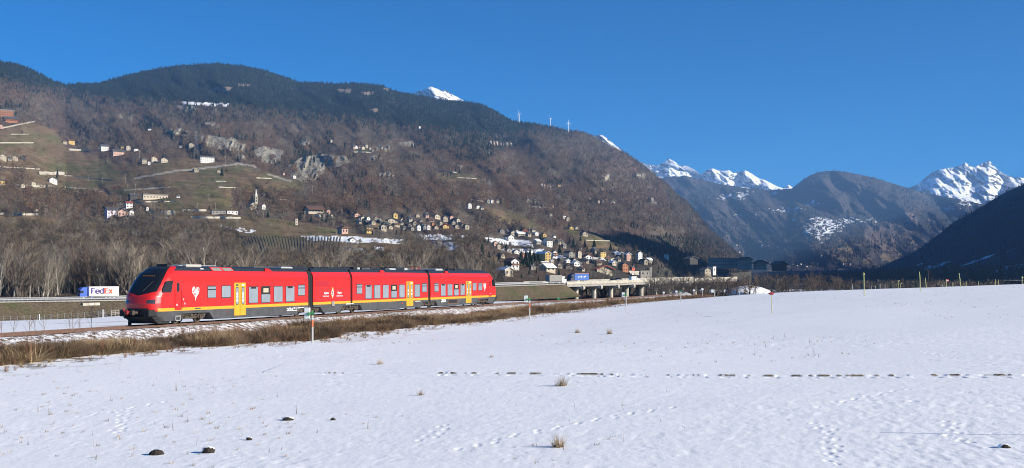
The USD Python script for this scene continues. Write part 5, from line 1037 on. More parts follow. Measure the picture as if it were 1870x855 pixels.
hamlet_spots = [(1392, 449), (1398, 451), (1404, 450), (1345, 449), (1412, 447), (1376, 447), (1420, 452), (1350, 462), (1366, 470), (1380, 476), (1388, 479), (1396, 478), (1404, 481), (1410, 478), (1418, 482), (1426, 480), (1438, 480), (1448, 484), (1455, 486), (1462, 484), (1473, 488), (1480, 487), (1530, 487), (1540, 484), (1549, 480), (1552, 484), (1445, 440), (1460, 470), (1437, 462), (1500, 468)]
for x, y in hamlet_spots:
    q = mid.at(x, y); house(x, y, r5.uniform(3.0, 5.0), r5.uniform(2.2, 3.2), r5.choice('wcpt'), 'n', 'speck of a pale house in the far village under the blue mountain', 'houses of the far village', spot=q)
# ---------------------------------------------------------------- trees and other growth
def bark(name, c, rand=.18): return mat(name, c, .9, spec=.15, rand=rand)
def blades(r, n, h, spread, w, lean=.5, base=.12, zmin=0.0):
    """Thin tapering blades fanning out from a clump's foot: one triangle each."""
    a, q = r.uniform(0, 2 * np.pi, n), r.uniform(0, 2 * np.pi, n); L = h * r.uniform(.45, 1.0, n); k = lean * r.uniform(0, 1, n) ** .7
    f = np.stack([np.cos(q) * base * r.uniform(0, 1, n), np.sin(q) * base * r.uniform(0, 1, n), np.full(n, zmin)], 1)
    tip = f + np.stack([np.cos(a) * k * spread, np.sin(a) * k * spread, L * np.sqrt(np.clip(1 - (k * .6) ** 2, .1, 1))], 1)
    s = np.stack([-np.sin(a + r.uniform(-1, 1, n)), np.cos(a), 0 * a], 1) * w / 2
    v = np.stack([f - s, f + s, tip], 1).reshape(-1, 3)
    return trimesh.Trimesh(v, np.arange(3 * n).reshape(-1, 3), process=False)
def puff(r, n, wid, slant, w, low=.12):
    """A far bare tree, one unit tall: a trunk and a crown of thin twigs in clumps."""
    ms = [tube([(0, 0, -.1), (0, 0, .5)], [.022, .01], 3)]
    c = r.uniform(0, 1, (n // 8, 3)); c[:, 2] = low + .1 + (0.80 - low) * c[:, 2] ** .8
    rad = wid * np.sqrt(np.clip(1 - ((c[:, 2] - .52) / .5) ** 2, .05, 1)) * np.sqrt(r.uniform(0.05, 1, len(c))); an = r.uniform(0, 6.283, len(c))
    c[:, 0], c[:, 1] = np.cos(an) * rad, np.sin(an) * rad
    v = []
    for p in c:
        for _ in range(8):
            d = np.array([p[0], p[1], 0]) * slant + r.normal(0, .07, 3) + [0, 0, .13]; d *= r.uniform(.6, 1.2)
            s = np.cross(d, r.normal(0, 1, 3)); s *= w / (np.linalg.norm(s) + 1e-9)
            o = p + r.normal(0, .03, 3)
            v += [o - s, o + s, o + d]
    ms.append(trimesh.Trimesh(np.array(v), np.arange(len(v)).reshape(-1, 3), process=False))
    return join(ms)
def fir(r, tiers=5, sides=8, wid=.2):
    """A far conifer, one unit tall, in ragged skirts."""
    ms = [tube([(0, 0, -.1), (0, 0, .9)], [.02, .008], 4)]
    for k in range(tiers):
        z = .10 + .74 * k / tiers; R = wid * (1 - k / (tiers + .4)); h = .30 * (1 - .35 * k / tiers)
        a = np.arange(sides * 2) * np.pi / sides + r.uniform(0, 1); rr = R * np.where(np.arange(sides * 2) % 2, r.uniform(.45, .65, sides * 2), r.uniform(.85, 1.2, sides * 2))
        v = np.vstack([np.stack([np.cos(a) * rr, np.sin(a) * rr, z + r.uniform(-.03, .03, sides * 2)], 1), [[0, 0, z + h]]])
        f = [[i, (i + 1) % (2 * sides), 2 * sides] for i in range(2 * sides)]
        ms.append(trimesh.Trimesh(v, f, process=False))
    return join(ms)
r6 = np.random.default_rng(11)
wood_c = [('twig_reddish', (0.158, 0.102, 0.066)), ('twig_brown', (0.150, 0.115, 0.074)), ('twig_grey', (0.145, 0.118, 0.092)), ('twig_dark', (0.070, 0.055, 0.045)), ('twig_pale', (0.21, 0.18, 0.145))]
wm = [bark(n, c, .3) for n, c in wood_c]
needle = bark('needles', (0.020, 0.032, 0.022), .35); needle2 = bark('needles_blue', (0.018, 0.028, 0.027), .35); larch = bark('larch_twigs', (0.15, 0.085, 0.045), .3)
protos = [(puff(r6, 96, .30, .5, .016), wm[0]), (puff(r6, 96, .34, .5, .016), wm[1]), (puff(r6, 96, .28, .6, .014), wm[2]), (puff(r6, 80, .40, .5, .020, .02), wm[3]), (puff(r6, 72, .20, .4, .013), wm[4]),
          (fir(r6), needle), (fir(r6, 5, 7, .17), needle2), (fir(r6, 4, 9, .24), needle), (puff(r6, 80, .22, .4, .015), larch), (puff(r6, 88, .45, .5, .022, .0), wm[0]), (puff(r6, 320, .34, .5, .0065), wm[1]), (puff(r6, 320, .30, .5, .0065), wm[2]), (puff(r6, 280, .36, .5, .0075, .02), wm[3]), (puff(r6, 300, .22, .4, .006), wm[4])]
N = 84000
px, py = r6.uniform(-130, 1368, N), None
yb, ys = np.interp(px, hill.cols, hill.yb), np.interp(px, hill.cols, hill.ys)
u = r6.uniform(0, 1, N) ** 1.25
py = ys + .3 + (yb - ys) * u
tq = (yb - py) / (yb - ys); q_ = np.stack([tq, px], -1)
pos = hill.at(px, py); d = pos[:, 1]
is_open, is_snow, is_rock = HILL_OPEN(q_) > .5, HILL_SNOW(q_) > .5, HILL_ROCK(q_) > .5
near_house = np.zeros(N, bool)
cover = conifers(px, py)
clump = fb(px, py * 1.7, 17, 3, 121)
keep = np.where(is_open, r6.uniform(0, 1, N) < np.clip((clump - .56) * 4.0, .010, .6), np.where(is_snow, r6.uniform(0, 1, N) < .05, np.where(is_rock, r6.uniform(0, 1, N) < .22, True)))
# fewer where the trees are large in the picture
size = np.where(r6.uniform(0, 1, N) < cover, r6.uniform(8, 14, N), r6.uniform(6, 12, N))
pxh = size * F / d
size = np.where(((np.abs(px - 750) < 125) & (py > 388) & (py < 440)) | ((px > 890) & (px < 1250) & (py > 418)), size * .62, size)
for x, y, w, h, *_ in H: near_house |= (np.abs(px - x) < w * .55 + 1) & (py > y - 1.5) & (py < y + np.minimum(pxh, 16) * .8)
keep &= ~near_house
keep &= ~(((np.abs(px - 750) < 115) & (py > 392) & (py < 436)) | ((px > 895) & (px < 1215) & (py > 424))) | (r6.uniform(0, 1, N) < .42)
keep &= r6.uniform(0, 1, N) < np.clip((7.2 / pxh) ** 1.15, .10, 1)
con = r6.uniform(0, 1, N) < cover
tone = fb(px, py * 1.4, 60, 4, 122) + (fb(px, py, 14, 3, 123) - .5) * .5
idx = np.where(con, r6.choice([5, 6, 7, 5, 6], N), np.where(tone > .56, r6.choice([0, 0, 9, 1, 8], N), np.where(tone > .43, r6.choice([1, 0, 2, 3, 9], N), r6.choice([2, 1, 4, 2, 3], N))))
idx = np.where(~con & (py > 392) & (r6.uniform(0, 1, N) < .55), r6.choice([2, 3, 4, 2], N), idx)
idx = np.where(~con & (r6.uniform(0, 1, N) < .05), 4, idx)
near_ = ~con & (d < 1000)
idx = np.where(near_, np.choose(np.searchsorted([.3, .6, .85], r6.uniform(0, 1, N)), [10, 11, 12, 13]), idx)
size = np.where(con, np.minimum(size * 1.05, 20), np.where(is_open, size * .7, size))
size = np.where((d > 3200) & ~con, size * 1.15, size)
k = keep
instancer('hillside_woodland', protos, pos[k] - [0, 0, .3], idx[k], r6.uniform(0, 6.28, k.sum()), (size * r6.uniform(.8, 1.15, N))[k], 'bare brown woods and dark pine forest covering the slope')
# woods on the blue mountain and the shaded slope
N2 = 9000
px2 = r6.uniform(1205, 1900, N2); yb2, ys2 = np.interp(px2, mid.cols, mid.yb), np.interp(px2, mid.cols, mid.ys); py2 = ys2 + (yb2 - ys2) * r6.uniform(0, 1, N2)
p2 = mid.at(px2, py2); kk = fb(px2, py2 * 1.5, 22, 4, 124) > .44
i2 = np.where(r6.uniform(0, 1, N2) < .55, 5, 1)
instancer('mountain_woodland', [protos[5], protos[1]], p2[kk] - [0, 0, 1], np.where(i2 == 5, 0, 1)[kk], r6.uniform(0, 6, kk.sum()), r6.uniform(16, 30, kk.sum()), 'dark woods on the blue mountain')
ysg, usg, vs = SHADE
N3 = 9000
ii, jj = r6.integers(20, len(ysg) - 1, N3), (len(usg) * r6.uniform(0, 1, N3) ** 1.1).astype(int).clip(2, 205)
p3 = vs[ii, jj] + r6.normal(0, 6, (N3, 3)) * [1, 1, 0]; p3[:, 2] = vs[ii, jj, 2]
instancer('shaded_woodland', [protos[6], protos[3]], p3 - [0, 0, 2], r6.integers(0, 2, N3), r6.uniform(0, 6, N3), r6.uniform(12, 24, N3), 'dark woods on the shaded mountain')

# bare trees one can tell apart, behind the motorway and in front of the bridge
def grow(r, out, p, dirn, L, rad, lev, maxlev, up, ang, kids):
    n = 4 if lev == 0 else 3
    pts = [p]; dcur = dirn / np.linalg.norm(dirn)
    for _ in range(n - 1):
        dcur = dcur + r.normal(0, .06 if lev == 0 else .10, 3) + [0, 0, up * .12]; dcur /= np.linalg.norm(dcur)
        pts.append(pts[-1] + dcur * L / (n - 1))
    out[min(lev, 1)].append(tube(pts, np.linspace(rad, rad * (.45 if lev < maxlev else .3), n), (6, 4, 3, 3, 3)[lev]))
    if lev >= maxlev: return
    K = kids[lev]
    for i in range(K):
        f = (.22 if lev == 0 else .25) + (.76 if lev == 0 else .72) * (i + r.uniform(0, 1)) / K
        j = min(int(f * (n - 1)), n - 2); g = f * (n - 1) - j; q = pts[j] * (1 - g) + pts[j + 1] * g
        b = np.cross(dcur, r.normal(0, 1, 3)); b /= np.linalg.norm(b) + 1e-9
        a = ang[lev] * r.uniform(.7, 1.3); nd = dcur * math.cos(a) + b * math.sin(a); nd[2] = nd[2] * .8 + up * .35
        grow(r, out, q, nd, L * (.52 if lev == 0 else .58) * r.uniform(.7, 1.1) * (1.15 - .5 * f), rad * (.42 if lev == 0 else .55) * (1.1 - .4 * f), lev + 1, maxlev, up, ang, kids)
def bare_tree(seed, kind):
    r = np.random.default_rng(seed); out = ([], [])
    if kind == 'poplar': grow(r, out, np.zeros(3) - [0, 0, .02], np.array([0, 0, 1.]), .98, .013, 0, 3, 1.0, (.42, .45, .5), (16, 6, 5))
    elif kind == 'fan':
        for i in range(7):
            a = i * .9 + r.uniform(0, .5); k = r.uniform(.12, .55)
            grow(r, out, np.array([0, 0, -.02]), np.array([math.cos(a) * k, math.sin(a) * k, 1.]), r.uniform(.72, .98), .0125, 0, 3, .7, (.35, .4, .45), (8, 6, 5))
    elif kind == 'round': grow(r, out, np.zeros(3) - [0, 0, .02], np.array([.05, 0, 1.]), .72, .016, 0, 3, .5, (.75, .6, .6), (12, 7, 5))
    else: grow(r, out, np.zeros(3) - [0, 0, .02], np.array([0, .05, 1.]), .9, .010, 0, 2, .9, (.5, .5), (12, 7))
    t, b = join(out[0]), join(out[1]); z = max(t.vertices[:, 2].max(), b.vertices[:, 2].max())
    t.apply_scale(1 / z); b.apply_scale(1 / z)
    return t, b
barks = {'poplar': (bark('pale_bark', (0.42, 0.39, 0.34), .15), bark('pale_twigs', (0.22, 0.19, 0.15), .2)), 'fan': (bark('willow_bark', (0.38, 0.33, 0.26), .15), bark('willow_twigs', (0.29, 0.24, 0.18), .2)),
         'round': (bark('dark_bark', (0.085, 0.07, 0.058), .15), bark('grey_twigs', (0.125, 0.10, 0.08), .2)), 'slim': (bark('brown_bark', (0.12, 0.09, 0.07), .15), bark('brown_twigs', (0.15, 0.105, 0.08), .2))}
TREES = {}
for kd, seeds in (('poplar', (1, 2, 3)), ('fan', (4, 5, 6)), ('round', (7, 8, 9)), ('slim', (10, 11))):
    for s in seeds:
        t, b = bare_tree(s, kd); c = klass(f'{kd}_tree_pattern_{s}'); obj('trunk', t, barks[kd][0], c); obj('crown', b, barks[kd][1], c); TREES.setdefault(kd, []).append(c)
rt = random.Random(21)
def stand(x, d):
    X = (x - CX) / F * d
    if d < 540 and abs(X) < 320: return np.array([X, d, float(ground(np.array(X), np.array(d))) - .4])
    return np.array([X, d, H0 - 13])
def tree(x, ytop, d, kd, label, group=None, name=None, wide=1.0):
    o = stand(x, d); h = H0 - (ytop - HY) / F * d - o[2]
    copy(name or 'bare_tree', rt.choice(TREES[kd]), label, 'tree', o, rt.uniform(0, 6.28), (h * wide, h * wide, h), group)
G1, G2, G3 = 'bare trees of the grove behind the motorway', 'bare trees before the bridge', 'bare trees beyond the field'
for x, yt, kd, w, lab in ((250, 432, 'fan', 1.15, 'large bare fan-shaped tree behind the front of the train'), (372, 414, 'fan', 1.35, 'largest spreading bare tree behind the first coach, twigs like a fan'), (592, 441, 'fan', 1.2, 'bare fan-shaped tree behind the power car'), (745, 445, 'fan', 1.25, 'bare fan-shaped tree behind the second coach'), (862, 446, 'fan', 1.2, 'bare fan-shaped tree behind the rear coach'),
                         (316, 428, 'fan', 1.1, 'bare spreading tree between the two biggest fan-shaped ones'), (440, 440, 'fan', 1.1, 'bare tree right of the largest fan-shaped one'), (53, 448, 'poplar', 1.2, 'white-trunked poplar with the straightest trunk, left of the lorry'), (33, 455, 'poplar', 1.1, 'white-trunked poplar leftmost but one at the edge'), (900, 455, 'round', 1, 'bare tree just right of the rear coach'),
                         (1105, 478, 'round', 1, 'dark bare tree behind the long stone hall'), (1690, 487, 'slim', 1.2, 'lone pale bare tree at the right beyond the field'), (1285, 493, 'round', 1.3, 'broad dark bare tree in front of the far end of the bridge'), (1228, 492, 'round', 1.2, 'broad bare tree in front of the middle of the bridge')):
    dd_ = 360 if lab.startswith('lone') else (float(mw_d(x)) + 42 if x < 1150 else 440)
    tree(x, yt, dd_, kd, lab, wide=w)
for i in range(62):
    x = -14 + 244 * (i + rt.uniform(0, 1)) / 62; tree(x, rt.uniform(428, 462), float(mw_d(x)) + rt.uniform(38, 80), rt.choice(['poplar', 'poplar', 'round', 'slim', 'poplar']), 'tall bare grove tree left of the train, behind the motorway', 'bare trees of the left grove', wide=1.15)
for i in range(70):
    x = 225 + 690 * ((i + rt.uniform(0, 1)) / 70) ** 1.06; tree(x, ip(x, [(225, 440), (350, 430), (455, 450), (490, 474), (580, 474), (700, 474), (780, 466), (915, 470)]) + rt.uniform(-6, 22), float(mw_d(x)) + rt.uniform(38, 75), rt.choice(['fan', 'round', 'slim', 'round']), 'grey-brown bare tree behind the train', G1, wide=1.15)
for i in range(26):
    x = 918 + 262 * (i + rt.uniform(0, 1)) / 26; tree(x, rt.uniform(492, 507), float(mw_d(x)) + rt.uniform(38, 60), rt.choice(['slim', 'round']), 'low bare tree between the village and the motorway', 'bare trees below the village', wide=1.5)
for i in range(40):
    x = 1184 + 165 * (i + rt.uniform(0, 1)) / 40; tree(x, rt.uniform(492, 512), rt.uniform(415, 505), rt.choice(['round', 'round', 'slim']), 'grey bare tree standing in front of the bridge', G2, wide=1.4)
for i in range(64):
    x = 1335 + 235 * (i + rt.uniform(0, 1)) / 64; tree(x, ip(x, [(1335, 500), (1380, 496), (1480, 495), (1570, 508)]) + rt.uniform(-5, 9), rt.uniform(440, 620), rt.choice(['round', 'slim', 'slim']), 'brown bare tree in the row beyond the snowy field', G3, wide=1.3)
# dark firs of the villages
fir_class = []
for s in range(2):
    c = klass(f'fir_pattern_{s}'); rr = np.random.default_rng(s + 40); obj('trunk', tube([(0, 0, -.1), (0, 0, .5)], [.03, .015], 5), barks['round'][0], c); obj('crown', fir(rr, 7, 10, .25 if s else .19), needle, c); fir_class.append(c)
for x, y, h in ((952, 486, 34), (960, 490, 38), (968, 489, 42), (975, 488, 36), (946, 493, 26), (983, 484, 26), (1022, 463, 22), (1047, 452, 20), (1068, 452, 18), (1085, 452, 18), (1040, 446, 16), (1115, 458, 16), (1140, 452, 14), (1160, 458, 14), (1185, 458, 16), (1205, 462, 15), (1230, 466, 14), (724, 429, 13), (733, 429, 14), (741, 428, 12), (902, 492, 24), (911, 480, 18), (893, 470, 14), (680, 428, 11), (382, 383, 11), (1155, 448, 12), (1125, 450, 14), (1060, 440, 13)):
    o = hill.at(x, y); hh = h * o[1] / F
    copy('fir_tree', fir_class[int(x) % 2], 'dark green fir tree among the village houses', 'tree', o - [0, 0, .5], x, (hh * 1.1, hh * 1.1, hh), 'fir trees of the villages')
o = hill.at(230, 345); copy('orange_bush', fir_class[0], 'rust-orange bush on the green meadow', 'bush', o, 1, (1, 1, .1)) if False else None
rb = thing('russet_bush', 'rounded russet bush on the green meadow above the barn', 'bush', hill.at(212, 347)); s_ = hill.at(212, 347)[1] / F
for dx, k in ((0, 9), (-5, 7), (5, 7.5)): m = puff(np.random.default_rng(3 + k.__hash__() % 5), 200, .5, .6, .03, 0); m.apply_scale(k * s_); m.apply_translation((dx * s_, 0, 0)); obj('branches', m, larch, rb)
# scrub along the motorway's back and the foot of the slope
N4 = 5200
x4 = r6.uniform(-120, 1345, N4); d4 = mw_d(x4) + r6.uniform(33, 120, N4) ; g4 = np.array([stand(a, b) for a, b in zip(x4, d4)])
hh = hill.db[np.clip(((x4 + 260) / 2).astype(int), 0, len(hill.cols) - 1)]
on_hill = d4 > hh + 4
g4[on_hill] = hill.at(x4[on_hill], np.interp(x4[on_hill], hill.cols, hill.yb) - r6.uniform(1, 26, on_hill.sum()))
thin = (x4 > 430) & (x4 < 740) & on_hill & (r6.uniform(0, 1, N4) < .8); x4, g4, N4 = x4[~thin], g4[~thin], int((~thin).sum())
instancer('valley_scrub', [(puff(r6, 200, .42, .5, .010, 0), wm[1]), (puff(r6, 200, .36, .5, .010, 0), wm[3]), (puff(r6, 160, .5, .5, .014, 0), wm[3])], g4, r6.integers(0, 3, N4), r6.uniform(0, 6, N4), np.where(x4 < 900, r6.uniform(2.5, 6.5, N4), r6.uniform(2, 5, N4)), 'bare grey-brown scrub along the valley floor')
N5 = 2600
x5 = r6.uniform(1180, 1900, N5); d5 = np.where(x5 < 1580, r6.uniform(440, 760, N5), r6.uniform(600, 2600, N5)); g5 = np.stack([(x5 - CX) / F * d5, d5, np.full(N5, H0 - 13.2)], 1)
instancer('far_scrub', [(puff(r6, 120, .5, .5, .016, 0), wm[3]), (puff(r6, 120, .42, .5, .013, 0), wm[1]), (fir(r6), needle)], g5, r6.choice([0, 0, 1, 1, 2], N5), r6.uniform(0, 6, N5), np.where(d5 < 800, r6.uniform(2.5, 6, N5), r6.uniform(6, 12, N5)), 'dark scrub and hedges in the shaded valley')
# vineyard rows on the slope
vy = thing('vineyard', 'patch of straight dark vine rows below the green meadow', 'vineyard', (0, 0, 0))
vine = mat('vine_rows', (0.085, 0.078, 0.045), .95, noise=(.6, .4))
for i in range(34):
    a, b = 437 + i * 5.6, 452 + i * 5.0
    g = np.array([hill.at(a + (b - a) * f, 431 + 32 * f + .06 * i) for f in np.linspace(0, 1, 24)])
    S = np.stack([g - [.45, 0, .3], g + [-.35, 0, .32], g + [.35, 0, .32], g + [.45, 0, -.3]], 1)
    obj('vine_row', trimesh.Trimesh(S.reshape(-1, 3), grid_faces(*S.shape[:2]), process=False), vine, vy)

# ---------------------------------------------------------------- dead brush along the railway
dry = [bark('dry_straw', (0.36, 0.265, 0.155), .3), bark('dry_brown', (0.235, 0.162, 0.095), .3), bark('dry_dark', (0.115, 0.082, 0.056), .3), bark('dry_russet', (0.17, 0.09, 0.055), .3)]
bp = [(blades(r6, 150, 1.0, 1.5, .030, 1.25, .4), dry[0]), (blades(r6, 150, .9, 1.4, .032, 1.2, .4), dry[1]), (blades(r6, 130, 1.0, 1.2, .032, 1.1, .3), dry[2]), (blades(r6, 60, 1.4, .6, .022, .7, .15), dry[3]), (blades(r6, 150, .7, 1.6, .032, 1.3, .45), dry[0])]
N6 = 17000
t6 = -48 + 300 * r6.uniform(0, 1, N6) ** 1.25; v6 = r6.uniform(3.9, 10.6, N6)
p6 = track(t6, v6 + np.where(t6 > 95, bend(t6), 0)); p6[:, 2] = ground(p6[:, 0], p6[:, 1]) - .05
edge6 = fb(t6, v6, 2.2, 3, 131)
kk = (edge6 > .31 + .16 * np.abs(v6 - 7.0) / 3.4) & ~((v6 < 5.0) & (edge6 < .52)); dens = fb(t6, v6 * 1.5, 6, 3, 132)
i6 = np.where(dens > .49, r6.choice([0, 1, 4, 1], N6), r6.choice([1, 2, 1, 2], N6))
i6 = np.where(r6.uniform(0, 1, N6) < .05, 3, i6)
i6 = np.where((t6 > 72) & (r6.uniform(0, 1, N6) < .2), 3, i6)
h6 = r6.uniform(.5, 1.05, N6) * (0.25 + 1.35 * fb(t6, v6, 2.6, 3, 133)) * np.where(t6 > 72, .72, 1) * np.where(r6.uniform(0, 1, N6) < .12, 1.35, 1)
instancer('dry_brush', bp, p6[kk], i6[kk], r6.uniform(0, 6.28, kk.sum()), h6[kk], 'brown dead grass and brambles along the railway bank')
# sparse weeds and snow-edge grass
N7 = 1500
t7 = r6.uniform(-45, 150, N7); v7 = np.where(r6.uniform(0, 1, N7) < .6, r6.uniform(9.5, 13.5, N7), r6.uniform(-7, -3.2, N7)); p7 = track(t7, v7); p7[:, 2] = ground(p7[:, 0], p7[:, 1]) - .02
instancer('bank_weeds', [(blades(r6, 22, .5, .7, .025, .9), dry[1]), (blades(r6, 14, .8, .5, .02, .7), dry[3])], p7, r6.integers(0, 2, N7), r6.uniform(0, 6, N7), r6.uniform(.3, .9, N7), 'scattered weeds at the edges of the railway bank')
weedm = barks['slim'][1]
wr = np.random.default_rng(77)
for x, h in ((2, 1.9), (24, 1.8), (52, 1.6), (66, 1.9), (84, 1.9), (128, 1.2), (135, 1.7), (147, 1.3), (168, 2.2), (925, 1.3), (938, 1.0)):
    o = track(float(t_at(x, -4.5)), -4.5); o[2] = float(ground(o[0], o[1]))
    out = ([], []); grow(wr, out, np.zeros(3), np.array([.15, 0, 1.]), h, .018, 0, 2, .5, (.5, .5), (9, 4))
    w = thing('dry_weed', 'tall dry weed stalk behind the rails left of the train' if x < 500 else 'tall dry weed stalk behind the rails right of the train', 'weed', o, x, 'weeds behind the rails ' + ('left' if x < 500 else 'right')); obj('stem', out[0], weedm, w); obj('twigs', out[1], weedm, w, kind='stuff')
# ---------------------------------------------------------------- stubble and tufts on the snow
N8 = 3400
d8 = 20 + 150 * r6.uniform(0, 1, N8) ** 1.3; a8 = r6.uniform(-.5, .5, N8); x8 = a8 * d8; z8 = ground(x8, d8); t8, v8 = to_track(x8, d8)
kk = (v8 > 12.5) & (fb(x8, d8 * .6, 12, 3, 141) > .44 + .12 * (a8 < 0)) & (z8 > -6)
instancer('field_stubble', [(blades(r6, 5, .22, .10, .012, .8, .05), dry[3]), (blades(r6, 9, .12, .12, .012, .9, .06), dry[1]), (blades(r6, 2, .5, .06, .012, .5, .02), dry[3]), (blades(r6, 8, .16, .2, .014, 1, .09), dry[0])], np.stack([x8, d8, z8 - .02], 1)[kk], r6.choice([0, 1, 1, 1, 3, 3, 1, 2], N8)[kk], r6.uniform(0, 6, kk.sum()), r6.uniform(.5, 1.15, N8)[kk], 'thin grass stubble poking through the snow')
for x, y, s, lab in ((1025, 707, 1.0, 'large straw-coloured grass tuft in the middle of the snow field'), (768, 724, .45, 'small brown grass tuft left of the large one'), (694, 668, .7, 'thin reddish grass tuft beyond the furrow'), (1113, 610, .9, 'reddish grass tuft far out on the field'), (1055, 608, .8, 'tuft left of the reddish far one'), (897, 655, .4, 'low dark tuft beyond the furrow'), (1020, 818, .7, 'loose pale grass tuft nearest the eye'), (640, 600, .6, 'brown tuft at the foot of the brush')):
    o = seen_ground(x, y); rr = np.random.default_rng(int(x)); w = thing('grass_tuft', lab, 'grass tuft', o)
    obj('blades', blades(rr, int(120 * s), .42 * s + .1, .34 * s + .05, .012, .8, .22 * s), dry[0], w); obj('base', blades(rr, int(60 * s), .16, .30 * s + .05, .02, 1.0, .24 * s), dry[1], w)
# molehills
soilm = mat('dark_soil', (0.030, 0.022, 0.017), .95, noise=(14, .5), bump=(30, 1, .03))
def molehill(x, y, w, h, lab, snowcap=False):
    o = seen_ground(x, y); sc = o[1] / F; m = trimesh.creation.icosphere(4, 1.0); v = m.vertices
    v *= np.array([w * sc / 2, w * sc / 2.6, h * sc]) * (0.72 + .62 * meshkit.fbm(v * 2.6 + x, 4, 3))[:, None]; v[:, 2] -= h * sc * .12
    t = thing('molehill', lab, 'molehill', o); m.vertices = v; obj('soil', m, soilm, t)
    if snowcap:
        q = trimesh.creation.icosphere(3, 1.0); q.vertices = q.vertices * np.array([w * sc / 2 * 1.1, w * sc / 3, h * sc * .5]) + [-.02, w * sc * .22, h * sc * .55]; obj('snow_cap', q, snow_mat, t, smooth=True, cover=np.tile(SNOW, (len(q.vertices), 1)))
molehill(286, 829, 25, 8, 'larger bare molehill at the lower left'); molehill(381, 826, 21, 9, 'second molehill right of the larger one', True); molehill(526, 767, 20, 5, 'flat molehill with a snowy top further out', True); molehill(608, 767, 9, 4, 'tiny molehill right of the flat one'); molehill(455, 803, 10, 4, 'small dark molehill between the near ones and the flat one', True); molehill(1836, 820, 18, 8, 'dark hole-like molehill at the lower right', True)
# ---------------------------------------------------------------- posts over the field
paleyellow = mat('pale_yellow_paint', (0.46, 0.44, 0.16), .6); postgrey = mat('pale_post', (0.42, 0.42, 0.40), .6); orangep = mat('orange_paint', (0.60, 0.16, 0.06), .5); postred = mat('marker_red', (0.42, 0.05, 0.03), .5); boxm = mat('pale_box', (0.62, 0.66, 0.62), .5)
def hydrant(x, yb, yt, d, lab, boxed=True, band=True, detail=True):
    o = on_ground(x, d); o[2] = H0 - (yb - HY) / F * d; h = (yb - yt) / F * d; t = thing('irrigation_post', lab, 'standpipe', o)
    r = .06
    obj('pole', cyl((0, 0, -.3), (0, 0, h * .80), r, 10), postgrey, t)
    if band: obj('band', cyl((0, 0, h * .50), (0, 0, h * .68), r + .004, 10), orangep, t)
    if boxed: obj('box', rbox(-.52, -.16, -.14, .14, h * .72, h * 1.0, .015), boxm, t); obj('bracket', cyl((0, 0, h * .68), (-.3, 0, h * .76), .03, 6), postgrey, t)
    obj('valve', [cyl((0, 0, h * .78), (0, 0, h * .92), .055, 8), cyl((-.12, -.06, h * .86), (.14, -.06, h * .84), .05, 8), rbox(-.3, -.12, -.22, -.10, h * .80, h * .88, .02)] if detail else [cyl((0, 0, h * .78), (.0, 0, h * .9), .06, 6)], greenp, t)
hydrant(570.5, 632.5, 562, 79, 'nearest pale standpipe with box and orange band before the train')
hydrant(967, 583, 540, 112, 'pale standpipe with box just right of the train'); hydrant(1143, 565.5, 534, 150, 'standpipe with white box where the brush turns reddish', band=False); hydrant(1243, 553.5, 528.5, 165, 'thin standpipe without box at the brush end', False, False); hydrant(1305, 548.5, 529, 172, 'small standpipe with box beyond the brush end', band=False, detail=False)
hydrant(1350, 541.5, 528, 178, 'tiny grey standpipe on the far field edge', False, False, False)
def small_post(x, yb, yt, d, lab, m=None, top=None, group=None, r=.05, lean=0.0, name='marker_post', base=None):
    o = on_ground(x, d); o[2] = H0 - (yb - HY) / F * d; h = (yb - yt) / F * d
    if base is not None: o = on_ground(x, base); d = base; h = H0 - (yt - HY) / F * d - o[2]
    t = thing(name, lab, 'post', o, group=group); L = lean * h; r = r * .72
    obj('pole', cyl((0, 0, -.3), (L, 0, h), r, 8), m or paleyellow, t)
    if top == 'cap': obj('cap', trimesh.creation.revolve(np.array([[0, -.14], [.30, 0], [.12, .12], [0, .14]]) * 1.0, sections=14).apply_translation((L, 0, h - .05)), postred, t)
    if top == 'mitre': obj('cap', trimesh.creation.revolve(np.array([[.0, -.02], [.17, .0], [.10, .1], [0, .28]]), sections=10).apply_translation((L, 0, h - .1)), paleyellow, t)
    if top == 'flag': obj('plate', box(L - .02, L + .32, -.02, .02, h - .32, h), redd, t); obj('plate_band', box(L - .021, L + .321, -.024, .024, h - .2, h - .12), whitep, t)
    if top == 'hook': obj('head', tube([(L, 0, h), (L + .08, 0, h + .16), (L + .3, 0, h + .16)], .06, 6, True), paleyellow, t)
small_post(1410.5, 572.5, 535.5, 100, 'yellow post with a flat red cap standing alone on the snow', top='cap', lean=-.06, r=.045)
small_post(1578.5, 540.5, 500, 138, 'tall yellow post with a small pointed cap', top='mitre', lean=-.03, r=.065); small_post(1681, 532.5, 496.5, 148, 'tall yellow post leaning left, dark at its foot', lean=-.05, r=.07); small_post(1691.5, 526.5, 507.5, 166, 'shorter yellow post right behind the leaning one', lean=-.08, r=.06)
small_post(1728, 525, 510, 168, 'yellow post with a small red and white plate', top='flag', r=.06); small_post(1755, 524, 499, 163, 'yellow post leaning furthest to the left', lean=-.14, r=.075)
small_post(1556.5, 537, 519, 172, 'grey post at the snow edge left of the pointed yellow one', m=postgrey, r=.05); small_post(1640, 531, 514, 176, 'yellow hooked lamp-like post beyond the snow edge', top='hook', r=.06, base=205); small_post(1644.5, 531, 519, 176, 'short yellow hooked post beside the lamp-like one', top='hook', base=215)
small_post(1866.5, 517.5, 506.5, 160, 'yellow post at the right edge of the picture', top='mitre', r=.06)
for x, yt in ((1592, 522), (1599, 522), (1607, 519), (1616, 519.5), (1721, 519.5)): small_post(x, 530, yt, 200, 'thin pale stake in the row beyond the snow edge', m=postgrey, group='stakes beyond the snow edge', base=215)
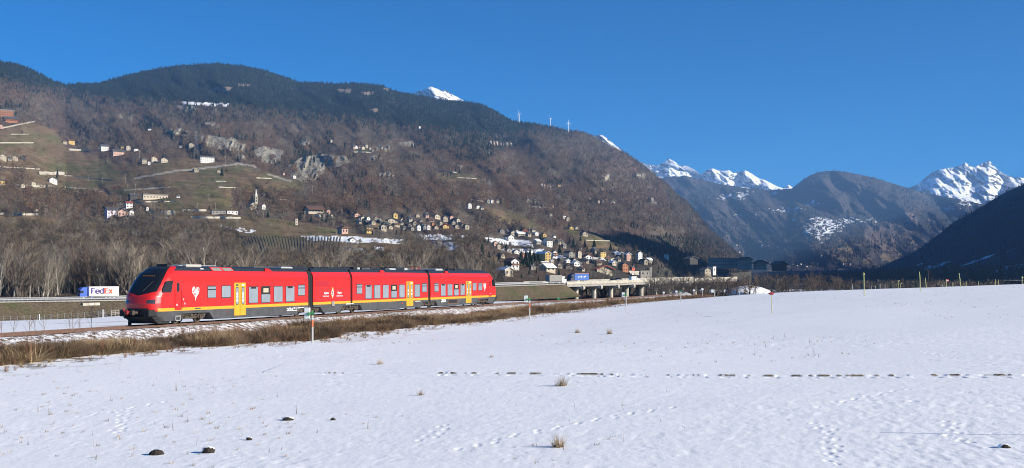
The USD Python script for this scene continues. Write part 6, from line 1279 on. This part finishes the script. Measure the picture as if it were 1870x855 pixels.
for x, yt in ((1740, 515.5), (1764, 514), (1787, 513.5), (1817.5, 510), (1823.5, 511)): small_post(x, 524, yt, 185, 'thin yellowish stake along the right-hand crest', group='stakes along the right-hand crest', base=192, r=.06)
# small things beyond the rails
for x, yb, yt, v, lab, bx in ((1020, 550, 543, -4, 'green valve post beyond the rails right of the train', False), (1089.5, 546, 533, -5, 'dark thin pole beyond the rails', None), (1212, 538, 533, -5, 'small pale box on a stake beyond the rails', True), (1267, 534, 529, -6, 'stake with white box by the trees', True), (1282.5, 533, 526.5, -6, 'taller stake with white box by the trees', True), (1235, 536, 531, -5, 'short stake left of the white boxes', True)):
    o = track(float(t_at(x, v)), v) if x < 1150 else on_ground(x, 260.0); d = o[1]; o[2] = H0 - (yb - HY) / F * d; h = (yb - yt) / F * d
    t = thing('stake', lab, 'stake', o - [0, 0, .1]); obj('pole', cyl((0, 0, -1.0), (0, 0, h + .1), .07, 6), black if bx is None else postgrey, t)
    if bx: obj('box', rbox(-.22, .22, -.15, .15, h * .55, h + .1, .02), whitep, t)
    elif bx is False: obj('valve', rbox(-.25, .25, -.12, .12, h * .5, h, .03), greenp, t)
# a post just outside the frame whose thin shadow lies on the snow
small_post(1905, 789, 700, 26.6, 'grey post just right of the picture', m=postgrey, r=.04)
# snowy mound and reeds on the right behind the brush
mo = P(1366, 530, 470); g = trimesh.creation.icosphere(4, 1.0); v = g.vertices
v *= np.array([9.0, 7.0, 2.9]) * (0.9 + .2 * meshkit.fbm(v * 1.6, 3, 8))[:, None]
g.vertices = v; sm = thing('snow_mound', 'snowy mound among the bare trees right of the bridge', 'mound', mo - [0, 0, 1.2])
cvr = np.where((meshkit.fbm(v / 2.5, 4, 12) > .60)[:, None], DRY, SNOW); obj('heap', g, snow_mat, sm, smooth=True, cover=cvr)
# ---------------------------------------------------------------- the valley's air
haze_mat = usdkit.material(stage, '/World/Looks/haze', {'v': ('principled_volume', {'color': (0.30, 0.57, 1.0), 'density': 4.4e-5, 'anisotropy': 0.1})}, volume='v.volume')
allz = [H0 - 60, 1420.0]
obj('haze', box(-9500, 15500, -700, 17500, allz[0], allz[1]), haze_mat, kind='stuff')
